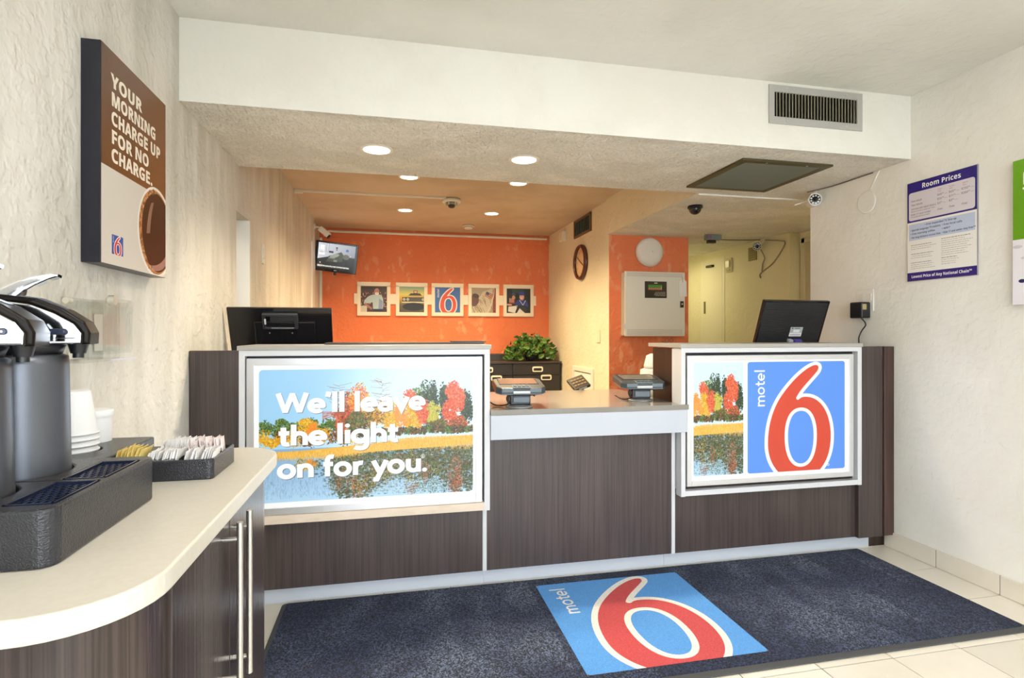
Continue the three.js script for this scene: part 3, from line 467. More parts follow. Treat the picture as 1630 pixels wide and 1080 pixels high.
// ------------------------------------------------------------ left wall: coffee sign, acrylic holder, switch, conduit
{
  const t = thing('wall_sign', 'deep black box sign with a coffee cup and white words on the left wall', 'sign', [XL, 1.385, -1.9625]);
  obj('box', rel(t, bx(XL + 0.0005, 1.385, -1.737, -0.7765, 1.996, -2.188, 0.001)), std([0.010, 0.011, 0.02], 0.3), t);
  const tex = canvasTex(900, 1220, (g, w, h) => {
    let gr = g.createLinearGradient(0, 0, w, h * 0.6); gr.addColorStop(0, '#5d3a20'); gr.addColorStop(0.55, '#75481f'); gr.addColorStop(1, '#8a5526'); g.fillStyle = gr; g.fillRect(0, 0, w, h);
    g.fillStyle = '#d9d3c8'; g.fillRect(0, h * 0.55, w, h * 0.45);
    g.fillStyle = '#f3ead9'; g.font = 'bold 106px sans-serif'; g.textBaseline = 'alphabetic';
    ['YOUR', 'MORNING', 'CHARGE UP', 'FOR NO', 'CHARGE.'].forEach((s, i) => { const ww = [403, 620, 696, 511, 570][i]; g.save(); g.translate(112, [203, 308, 416, 524, 628][i]); g.scale(ww / g.measureText(s).width, 1); g.lineWidth = 4; g.strokeStyle = g.fillStyle; g.strokeText(s, 0, 0); g.fillText(s, 0, 0); g.restore(); });
    g.save(); g.beginPath(); g.rect(0, h * 0.5, w, h); g.clip();
    g.fillStyle = '#efe9df'; g.beginPath(); g.ellipse(742, 932, 290, 305, -0.1, 0, 7); g.fill();
    g.fillStyle = '#b67a45'; g.beginPath(); g.ellipse(738, 930, 266, 283, -0.1, 0, 7); g.fill(); gr = g.createRadialGradient(730, 900, 40, 730, 930, 290); gr.addColorStop(0, '#3a1d0c'); gr.addColorStop(0.8, '#43220e'); gr.addColorStop(1, '#2c1508'); g.fillStyle = gr; g.beginPath(); g.ellipse(756, 930, 240, 266, -0.1, 0, 7); g.fill();
    seed = 31; for (let i = 0; i < 300; i++) { const a = 1.7 + rnd() * 3.0, q = 0.93 + rnd() * 0.1; g.fillStyle = rnd() < 0.5 ? '#7a3f1c' : '#d9a878'; g.globalAlpha = 0.8; g.beginPath(); g.arc(744 + 257 * q * Math.cos(a), 930 + 275 * q * Math.sin(a), rr(2, 9), 0, 7); g.fill(); }
    g.globalAlpha = 0.75; g.fillStyle = '#b08a76'; g.beginPath(); g.moveTo(660, 745); g.quadraticCurveTo(600, 830, 585, 960); g.lineTo(640, 950); g.quadraticCurveTo(650, 830, 700, 735); g.fill();
    g.fillStyle = '#c99a92'; g.beginPath(); g.moveTo(660, 1160); g.quadraticCurveTo(860, 1150, 960, 1000); g.lineTo(960, 1080); g.quadraticCurveTo(860, 1200, 690, 1190); g.fill(); g.globalAlpha = 1; g.restore();
    logoSix(g, 120, 1045, 139, 112, '#d8402f', '#2f56a6', '#fff', 16, false);
  });
  const p = print('printed_front', 0.449, 0.609, tex, t, { roughness: 0.35 }); p.rotation.y = Math.PI / 2; p.position.set(0.0495, 0.3055, 0);
}
{
  const t = thing('acrylic_holder', 'clear acrylic dispenser with thumb screw fixed to the left wall', 'dispenser', [XL, 1.115, -1.78]);
  const A = (name, g) => obj(name, rel(t, g), M.acrylic, t);
  A('back_plate', bx(XL + 0.001, 1.115, -1.64, XL + 0.004, 1.285, -1.955));
  A('front_plate', uvbox(ext(shape(rrect(1.79, 1.13, 1.958, 1.292, 0.01)), 0.003).rotateY(Math.PI / 2).translate(-0.79, 0, 0)));
  for (const z of [-1.79, -1.945]) A('side_plate', bx(XL + 0.004, 1.13, z, -0.79, 1.285, z - 0.003));
  A('cup_channel', [bx(XL + 0.004, 1.12, -1.66, -0.77, 1.275, -1.663), bx(XL + 0.004, 1.12, -1.735, -0.77, 1.275, -1.738), bx(-0.773, 1.12, -1.66, -0.77, 1.275, -1.738)]);
  A('shelf', bx(XL + 0.002, 1.112, -1.65, -0.775, 1.1155, -1.955));
  obj('inner_slide', rel(t, [bx(XL + 0.004, 1.14, -1.80, XL + 0.006, 1.245, -1.845), bx(XL + 0.004, 1.122, -1.67, XL + 0.007, 1.14, -1.73)]), std([0.78, 0.75, 0.68], 0.5), t);
  obj('shelf_lip', rel(t, bx(-0.776, 1.112, -1.79, -0.774, 1.1165, -1.955)), std([0.72, 0.70, 0.82], 0.4), t);
  obj('thumb_screw', rel(t, [cyl(0.014, 0.014, 0.016, -0.775, 1.285, -1.80, 12, 0, Math.PI / 2), cyl(0.008, 0.008, 0.02, -0.8, 1.274, -1.625, 12, Math.PI / 2)]), std([0.62, 0.58, 0.48], 0.3, { metalness: 0.3 }), t);
}
{
  const s = thing('light_switch', 'narrow white light switch on the left wall right of the bright niche', 'switch', [XL, 1.65, -3.95]);
  obj('plate', rel(s, bx(XL + 0.0005, 1.65, -3.918, XL + 0.007, 1.78, -3.985, 0.002)), M.plastic, s);
  obj('rocker', rel(s, bx(XL + 0.006, 1.685, -3.935, XL + 0.012, 1.745, -3.968, 0.002)), M.plastic, s);
  tag(obj('wall_conduit', bx(XL + 0.0005, 0.8, -6.24, XL + 0.016, 2.17, -6.262, 0.002), M.whitePaint), 'white vertical cable duct on the left wall below the small camera', 'conduit');
  tag(obj('wall_conduit', bx(XL + 0.001, 0.4, -6.972, XL + 0.03, 2.33, -6.999, 0.002), M.whitePaint), 'white vertical cable duct in the corner beside the orange wall', 'conduit');
  const c = thing('ceiling_conduit', 'white cable duct running across the office ceiling to the smoke detector', 'conduit', [-0.2, 2.45, -5.2]);
  obj('duct', rel(c, bx(-0.76, 2.436, -5.188, 0.5, 2.4518, -5.21, 0.002)), M.plastic, c); obj('end_box', rel(c, bx(XL + 0.001, 2.424, -5.175, -0.755, 2.4518, -5.225, 0.006)), M.plastic, c);
  tag(obj('ceiling_pipe', [cyl(0.014, 0.014, 2.62, 0.66, 2.405, -6.955, 14, 0, Math.PI / 2), tube([[-0.65, 2.405, -6.955], [-0.72, 2.40, -6.94], [-0.76, 2.34, -6.9]], 0.013, 10)], M.whitePaint), 'long white pipe along the top of the orange office wall', 'pipe');
  tag(obj('ceiling_conduit', bx(1.995, 2.108, -3.355, 2.80, 2.1195, -3.372, 0.002), M.whitePaint), 'thin white cable duct across the low ceiling behind the large grille', 'conduit');
}
// ------------------------------------------------------------ cameras, detectors, small fittings
function bulletCamera(name, label, x, y, z, aim, body, s = 1) {
  const t = thing(name, label, 'camera', [x, y, z]);
  t.rotation.set(...aim);                                        // looks along its own +z
  obj('housing', [cyl(0.034 * s, 0.03 * s, 0.10 * s, 0, 0, -0.035 * s, 24, Math.PI / 2)], body, t);
  obj('bezel', uvbox(new THREE.TorusGeometry(0.033 * s, 0.004 * s, 10, 32).translate(0, 0, 0.015 * s)), body, t);
  const f = obj('lens_face', cyl(0.03 * s, 0.03 * s, 0.004 * s, 0, 0, 0.0155 * s, 28, Math.PI / 2), M.blackGloss, t);
  obj('infrared_led', Array.from({ length: 9 }, (_, i) => cyl(0.0052 * s, 0.0052 * s, 0.002 * s, 0.0215 * s * Math.cos(i * 0.698), 0.0215 * s * Math.sin(i * 0.698), 0.0185 * s, 10, Math.PI / 2)), std([0.72, 0.72, 0.70], 0.3), f);
  obj('lens', uvbox(new THREE.SphereGeometry(0.009 * s, 16, 10).translate(0, 0, 0.017 * s)), M.blackGloss, f);
  return t;
}
{
  const a = bulletCamera('security_camera', 'white round security camera with a ring of pale dots at the right wall corner', 2.655, 2.045, -3.09, [0.03, -0.5, 0], M.white, 1.1);
  obj('antenna', tube([[-0.03, 0.005, -0.05], [-0.06, -0.004, -0.05], [-0.105, -0.018, -0.05]], 0.004, 8, 8), M.white, a);
  obj('mount', [tube([[0, 0.02, -0.05], [0.015, 0.05, -0.05], [0.02, 0.073, -0.05]], 0.007, 8, 8), cyl(0.02, 0.02, 0.006, 0.02, 0.072, -0.05, 16)], M.white, a);
  tag(obj('camera_cable', tube([[2.66, 2.112, -3.16], [2.70, 2.112, -3.0], [2.708, 2.113, -2.86], [2.709, 2.114, -2.70]], 0.0035, 16, 6), std([0.16, 0.15, 0.13], 0.6)), 'thin dark cable along the right wall top from the camera', 'cable');
  const b = bulletCamera('security_camera', 'grey security camera with dark ring face hanging on the hallway wall', 3.50, 2.04, -4.83, [0.1, -0.62, 0], std([0.55, 0.53, 0.47], 0.4), 1.15);
  obj('mount', [tube([[0.02, 0.02, -0.06], [0.05, 0.05, -0.06], [0.055, 0.076, -0.06]], 0.008, 8, 8), cyl(0.03, 0.03, 0.008, 0.055, 0.075, -0.06, 16)], M.whitePaint, b);
  tag(obj('camera_cable', tube([[3.57, 2.10, -4.80], [3.585, 2.06, -4.60], [3.588, 2.04, -4.545], [3.594, 1.88, -4.70], [3.594, 1.77, -4.92], [3.592, 1.74, -4.90]], 0.006, 40, 6), std([0.30, 0.27, 0.2], 0.6)), 'long grey cable looped from the hallway camera down the wall', 'cable');
  tag(obj('camera_cable', tube([[3.565, 2.03, -4.87], [3.59, 1.93, -4.84], [3.592, 1.88, -4.87], [3.594, 1.79, -4.885]], 0.006, 24, 6), std([0.36, 0.32, 0.24], 0.6)), 'short cable hanging straight below the hallway camera', 'cable');
  tag(obj('camera_cable', tube([[3.55, 2.108, -4.85], [3.3, 2.098, -4.85], [3.05, 2.09, -4.82], [2.98, 2.085, -4.76]], 0.005, 24, 6), std([0.12, 0.11, 0.08], 0.6)), 'dark cable sagging under the hallway ceiling to the camera', 'cable');
  const c = thing('security_camera', 'small white camera under the ceiling above the wall television', 'camera', [XL, 2.37, -6.5]);
  obj('bracket', [cyl(0.03, 0.03, 0.012, 0.0065, 0, 0, 16, 0, Math.PI / 2), tube([[0.01, 0, 0], [0.05, -0.005, 0], [0.08, -0.02, 0]], 0.011, 10, 8)], M.whitePaint, c);
  const hb = obj('housing', cb(0.13, 0.062, 0.062, 0.008), M.whitePaint, c); hb.position.set(0.11, -0.055, 0.0); hb.rotation.set(0, -0.2, -0.68);
  const ln = obj('lens', cyl(0.024, 0.024, 0.02, 0, 0, 0, 16, 0, Math.PI / 2), M.black, hb); ln.position.set(0.068, -0.012, 0);
  const d = thing('dome_camera', 'black dome camera under the low ceiling left of the hallway', 'camera', [2.17, SOF, -3.7]);
  obj('base', lathe([[0, -0.001], [0.052, -0.001], [0.054, -0.016], [0.05, -0.02], [0, -0.02]]), M.black, d);
  obj('dome', uvbox(new THREE.SphereGeometry(0.044, 28, 14, 0, 2 * Math.PI, Math.PI / 2, Math.PI / 2).translate(0, -0.02, 0)), M.blackGloss, d);
  const e = thing('ceiling_sensor', 'blue-grey box with a black sensor below it on the hallway ceiling', 'sensor', [2.97, SOF, -4.75]);
  obj('box', cb(0.15, 0.05, 0.06, 0.005, 0, -0.028, 0), std([0.20, 0.26, 0.30], 0.4), e); obj('label_plate', cb(0.05, 0.03, 0.002, 0, -0.055, -0.026, 0.031), std([0.25, 0.12, 0.2], 0.5), e); obj('sensor_head', cb(0.075, 0.03, 0.05, 0.006, -0.02, -0.068, 0.005), M.black, e);
  tag(obj('ceiling_hatch', bx(2.86, SOF - 0.02, -5.55, 3.16, SOF - 0.0005, -5.85, 0.002), std([0.09, 0.055, 0.03], 0.6)), 'dark brown panel under the hallway ceiling beside the orange wall', 'panel');
  const s = thing('smoke_detector', 'larger smoke detector with dark centre at the end of the ceiling duct', 'smoke detector', [0.56, 2.452, -5.25]);
  obj('base', lathe([[0, -0.0005], [0.085, -0.0005], [0.087, -0.03], [0.08, -0.036], [0, -0.036]]), M.plastic, s);
  obj('vents', lathe([[0.0, -0.036], [0.055, -0.036], [0.05, -0.056], [0.0, -0.056]], 12), std([0.30, 0.31, 0.22], 0.5), s);
  obj('sensor_head', lathe([[0, -0.05], [0.032, -0.05], [0.03, -0.075], [0.018, -0.085], [0, -0.086]]), std([0.06, 0.06, 0.05], 0.3), s);
  for (let i = 0; i < 6; i++) { const f = obj('cage_rib', cb(0.012, 0.03, 0.006, 0.002, 0.062, -0.048, 0), M.plastic, s); f.rotation.y = i * Math.PI / 3; }
  const s2 = thing('smoke_detector', 'small plain white detector near the orange wall', 'smoke detector', [0.89, 2.452, -6.5]);
  obj('base', lathe([[0, -0.0005], [0.07, -0.0005], [0.07, -0.014], [0, -0.014]]), M.plastic, s2); obj('cap', lathe([[0, -0.013], [0.052, -0.013], [0.045, -0.04], [0, -0.042]]), M.plastic, s2);
  const st = thing('strobe_light', 'square emergency strobe light right of the hallway door', 'strobe light', [3.6, 1.93, -5.43]);
  obj('base', bx(-0.02, -0.075, -0.055, -0.0005, 0.075, 0.055, 0.004).translate(0, 0, 0), std([0.62, 0.57, 0.36], 0.5), st); obj('lens', bx(-0.036, -0.03, -0.035, -0.02, 0.05, 0.035, 0.006), std([0.85, 0.82, 0.66], 0.2), st); obj('sounder', bx(-0.026, -0.065, -0.03, -0.02, -0.04, 0.03, 0.003), std([0.4, 0.35, 0.15], 0.5), st);
  const sp = thing('wall_plate', 'brown speaker plate high on the hallway wall below the ceiling', 'plate', [3.6, 2.0, -5.03]);
  obj('plate', bx(-0.012, -0.07, -0.065, -0.0005, 0.065, 0.062, 0.003), std([0.28, 0.23, 0.085], 0.55), sp);
  for (let i = 0; i < 4; i++) obj('slot', bx(-0.0135, -0.042 + i * 0.022, -0.045, -0.012, -0.036 + i * 0.022, 0.045), std([0.16, 0.13, 0.05], 0.6), sp);
}
// ------------------------------------------------------------ grilles
{
  const t = thing('air_vent', 'grey wall vent with upright louvres on the white soffit face', 'vent', [2.128, 2.243, -2.465]);
  const x0 = 1.85, x1 = 2.402, y0 = 2.243, y1 = 2.438, z = -2.465, f = 0.036;
  obj('vent_frame', rel(t, [bx(x0, y0, z + 0.0005, x1, y0 + f, z + 0.008, 0.001), bx(x0, y1 - f, z + 0.0005, x1, y1, z + 0.008, 0.001), bx(x0, y0 + f, z + 0.0005, x0 + f - 0.006, y1 - f, z + 0.008), bx(x1 - f, y0 + f, z + 0.0005, x1, y1 - f, z + 0.008)]), M.vent, t);
  obj('backing', rel(t, bx(x0 + 0.02, y0 + 0.02, z + 0.0003, x1 - 0.02, y1 - 0.02, z + 0.0015)), M.dark, t);
  const slat = bx(-0.0011, 0, -0.006, 0.0011, y1 - y0 - 2 * f, 0.006), sm_ = std([0.46, 0.42, 0.30], 0.5);
  for (let i = 0; i < 27; i++) { const s = obj('louvre', slat, sm_, t); s.position.set(x0 + f + 0.004 + i * (x1 - x0 - 2 * f - 0.004) / 26 - 2.128, f, 0.0092); s.rotation.y = -0.5; }
  for (const [x, y] of [[x1 - 0.1, y1 - 0.016], [x1 - 0.1, y0 + 0.016], [x0 + 0.1, y0 + 0.016], [x0 + 0.1, y1 - 0.016]]) obj('screw', cyl(0.005, 0.005, 0.003, x - 2.128, y - y0, 0.009, 10, Math.PI / 2), M.steel, t);
  const g = thing('return_grille', 'large brown return-air grille under the soffit', 'vent', [2.1, SOF, -2.92]);
  const gx0 = 1.822, gx1 = 2.38, gz0 = -2.63, gz1 = -3.21, gm = M.grille, fr = 0.04;
  obj('grille_frame', rel(g, [bx(gx0, SOF - 0.012, gz0, gx1, SOF - 0.0005, gz0 - fr, 0.001), bx(gx0, SOF - 0.012, gz1 + fr, gx1, SOF - 0.0005, gz1, 0.001), bx(gx0, SOF - 0.012, gz0 - fr, gx0 + fr, SOF - 0.0005, gz1 + fr, 0.001), bx(gx1 - fr, SOF - 0.012, gz0 - fr, gx1, SOF - 0.0005, gz1 + fr, 0.001)]), gm, g);
  obj('filter_backing', rel(g, bx(gx0 + 0.02, SOF - 0.003, gz0 - 0.02, gx1 - 0.02, SOF - 0.0004, gz1 + 0.02)), std([0.10, 0.095, 0.06], 0.8), g);
  const sl = bx(-(gx1 - gx0) / 2 + fr, -0.005, -0.0016, (gx1 - gx0) / 2 - fr, 0.005, 0.0016), gs = std([0.15, 0.145, 0.10], 0.35);
  for (let i = 0; i < 36; i++) { const s = obj('slat', sl, gs, g); s.position.set(2.101 - 2.1, -0.007, gz0 - fr - 0.004 - i * (gz0 - gz1 - 2 * fr - 0.008) / 35 + 2.92); s.rotation.x = 0.7; }
  for (const x of [1.98, 2.23]) obj('latch', cyl(0.006, 0.006, 0.004, x - 2.1, -0.013, gz0 - 0.02 + 2.92, 10), M.steel, g);
  const v = thing('air_vent', 'small brown vent high on the cream partition wall above the clock', 'vent', [2.01, 2.24, -5.68]);
  obj('vent_frame', [bx(-0.014, 0, 0.27, -0.0005, 0.025, -0.27, 0.001), bx(-0.014, 0.17, 0.27, -0.0005, 0.197, -0.27, 0.001), bx(-0.014, 0.02, 0.245, -0.0005, 0.18, 0.27), bx(-0.014, 0.02, -0.27, -0.0005, 0.18, -0.245)], std([0.16, 0.09, 0.05], 0.5), v);
  obj('backing', bx(-0.004, 0.02, 0.25, -0.0006, 0.18, -0.25), std([0.05, 0.07, 0.06], 0.7), v);
  for (let i = 0; i < 9; i++) { const s = obj('louvre', bx(-0.0012, 0, -0.013, 0.0012, 0.145, 0.013), std([0.20, 0.27, 0.24], 0.5), v); s.position.set(-0.009, 0.025, -0.225 + i * 0.056); s.rotation.y = -0.5; }
  const r = thing('air_vent', 'cream framed register low on the partition wall beside the black credenza', 'vent', [2.01, 0.3, -5.66]);
  obj('vent_frame', [bx(-0.02, 0, 0.32, -0.0005, 0.53, 0.27, 0.003), bx(-0.02, 0, -0.27, -0.0005, 0.53, -0.32, 0.003), bx(-0.02, 0.48, 0.27, -0.0005, 0.53, -0.27, 0.003), bx(-0.02, 0, 0.27, -0.0005, 0.05, -0.27, 0.003)], M.whitePaint, r);
  obj('backing', bx(-0.004, 0.05, 0.27, -0.0006, 0.48, -0.27), std([0.10, 0.09, 0.05], 0.7), r);
  for (let i = 0; i < 16; i++) { const s = obj('louvre', bx(-0.0015, 0, -0.01, 0.0015, 0.1, 0.01), M.whitePaint, r); s.position.set(-0.01, 0.37, -0.25 + i * 0.0333); s.rotation.y = 0.4; }
  obj('lower_plate', bx(-0.012, 0.05, 0.27, -0.006, 0.36, -0.27), M.whitePaint, r);
}
// ------------------------------------------------------------ lamps
function downlight(label, x, y, z, r, power, col, grp) {
  const t = thing('recessed_light', label, 'ceiling light', [x, y, z], grp);
  obj('trim_ring', lathe([[r, 0], [r + 0.016, 0], [r + 0.017, -0.003], [r + 0.002, -0.006], [r, -0.004], [r, 0]]), M.whitePaint, t);
  obj('lamp_lens', lathe([[0, -0.002], [r, -0.002], [r, -0.0045], [0, -0.0055]]), new THREE.MeshStandardMaterial({ color: 0xffffff, emissive: new THREE.Color(1, 0.9, 0.68), emissiveIntensity: 2.6 }), t);
  const L = new THREE.SpotLight(new THREE.Color(...col), power, 0, 1.25, 0.9, 2); L.position.set(x, y - 0.012, z); L.target.position.set(x, 0, z); L.castShadow = true; L.shadow.radius = 4;
  scene.add(L, L.target);
}
const WARM = [1, 0.74, 0.42], SOFT = [1, 0.86, 0.64];
downlight('left of the two round recessed lights in the grey soffit', -0.068, SOF, -2.905, 0.066, SOFFIT_LAMP, SOFT, 'soffit lights');
downlight('right of the two round recessed lights in the grey soffit', 0.697, SOF, -2.905, 0.066, SOFFIT_LAMP, SOFT, 'soffit lights');
downlight('front left recessed light in the tan office ceiling, just past the soffit', 0.146, 2.452, -4.577, 0.068, OFFICE_LAMP, WARM, 'office ceiling lights');
downlight('front right recessed light in the tan office ceiling, just past the soffit', 1.048, 2.452, -4.574, 0.068, OFFICE_LAMP, WARM, 'office ceiling lights');
downlight('rear left recessed light in the tan office ceiling, behind the cable duct', 0.147, 2.452, -5.82, 0.068, OFFICE_LAMP, WARM, 'office ceiling lights');
downlight('rear right recessed light in the tan office ceiling, right of the smoke detector', 1.04, 2.452, -5.79, 0.068, OFFICE_LAMP, WARM, 'office ceiling lights');
function panelLamp(label, x, y, z, w, d, power, col) {
  const t = thing('ceiling_lamp', label, 'ceiling light', [x, y, z]);
  obj('housing', cb(w + 0.05, 0.05, d + 0.05, 0.006, 0, -0.026, 0), M.white, t);
  obj('lamp_diffuser', cb(w, 0.006, d, 0.002, 0, -0.052, 0), new THREE.MeshStandardMaterial({ color: 0xffffff, emissive: new THREE.Color(...col), emissiveIntensity: 1.6 }), t);
  const L = new THREE.RectAreaLight(new THREE.Color(...col), power, w, d); L.position.set(x, y - 0.06, z); L.rotation.x = -Math.PI / 2; scene.add(L);
}
panelLamp('square lobby ceiling lamp above the coffee cabinet side', 0.25, CEIL, -0.55, 0.6, 0.6, LOBBY_LAMP, [1, 0.96, 0.9]);
panelLamp('square lobby ceiling lamp above the right floor', 1.75, CEIL, -0.55, 0.6, 0.6, LOBBY_LAMP, [1, 0.96, 0.9]);
panelLamp('ceiling lamp in the side room behind the left wall opening', -1.35, 2.3, -2.95, 0.3, 0.3, 16, [1, 0.93, 0.78]);
panelLamp('hallway ceiling lamp hidden behind the orange wall', 3.02, SOF, -6.0, 0.25, 0.5, HALL_LAMP, [1, 0.88, 0.5]);
panelLamp('hallway ceiling lamp round the corner behind the right lobby wall', 3.33, SOF, -3.36, 0.26, 0.3, 9, [1, 0.88, 0.62]);

// ------------------------------------------------------------ office back: television, pictures, credenza, plant, clock
{
  const t = thing('wall_television', 'small black television with a security view hung in the office corner', 'television', [-0.60, 2.05, -6.62]);
  t.rotation.set(0.14, 0.05, -0.105);
  obj('casing', [cb(0.46, 0.335, 0.035, 0.006)], M.blackGloss, t);
  const tex = canvasTex(512, 380, (g, w, h) => {
    g.fillStyle = '#23231f'; g.fillRect(0, 0, w, h);
    let gr = g.createLinearGradient(0, 0, w, h * 0.6); gr.addColorStop(0, '#cfd6de'); gr.addColorStop(1, '#7f8690'); g.fillStyle = gr; g.beginPath(); g.moveTo(0, 0); g.lineTo(w, 0); g.lineTo(w, 200); g.lineTo(300, 150); g.lineTo(0, 245); g.fill();
    g.fillStyle = '#eef1f5'; g.fillRect(10, 30, 80, 150); g.strokeStyle = '#444c58'; g.lineWidth = 3; g.strokeRect(20, 20, 70, 120); g.strokeRect(110, 0, 36, 130); for (const [x, y] of [[65, 120], [50, 140], [35, 118]]) { g.beginPath(); g.arc(x, y, 14, 0, 7); g.stroke(); }
    g.fillStyle = '#2a2e38'; g.fillRect(240, 45, 26, 22); g.fillRect(246, 75, 16, 18); g.fillRect(150, 110, 60, 30); g.fillStyle = '#3a5ea8'; g.beginPath(); g.arc(400, 80, 20, 0, 7); g.fill();
    g.fillStyle = '#3d4434'; g.beginPath(); g.moveTo(150, 190); g.lineTo(320, 110); g.lineTo(360, 160); g.lineTo(340, 260); g.lineTo(120, 280); g.fill(); g.fillStyle = '#8a8f86'; g.beginPath(); g.ellipse(230, 180, 70, 26, -0.4, 0, 7); g.fill(); g.fillStyle = '#777b70'; g.fillRect(150, 210, 90, 14); g.fillRect(220, 240, 50, 30); g.fillStyle = '#15140f'; g.fillRect(380, 180, 132, 200); g.fillStyle = '#55584c'; g.beginPath(); g.ellipse(390, 180, 45, 40, 0, 0, 7); g.fill(); g.fillStyle = '#d0d0c8'; g.beginPath(); g.arc(450, 160, 7, 0, 7); g.arc(40, 300, 9, 0, 7); g.fill();
    g.fillStyle = '#e6e6e0'; seed = 5; for (let x = 10; x < 440; x += 11) g.fillRect(x, 335 + rr(0, 3), rr(5, 10), 20); g.strokeStyle = '#e6e6e0'; g.strokeRect(6, 332, 60, 26);
  });
  const p = print('screen', 0.40, 0.28, tex, t, { glow: 0.7, roughness: 0.2 }); p.position.set(0, 0.008, 0.0182);
  obj('badge', cb(0.03, 0.005, 0.002, 0, 0.0, -0.148, 0.018), M.silver, t);
  obj('wall_bracket', [cb(0.10, 0.10, 0.03, 0.004, -0.02, 0, -0.03), tube([[-0.02, 0, -0.04], [-0.05, 0, -0.15], [-0.1, 0.04, -0.36]], 0.014, 10, 8), cb(0.03, 0.05, 0.02, 0.003, 0.0, -0.175, 0)], M.black, t);
  const L = new THREE.RectAreaLight(0xdfe8f2, 0.6, 0.40, 0.28); L.position.set(-0.60, 2.05, -6.595); L.lookAt(-0.58, 1.9, -5); scene.add(L);
}
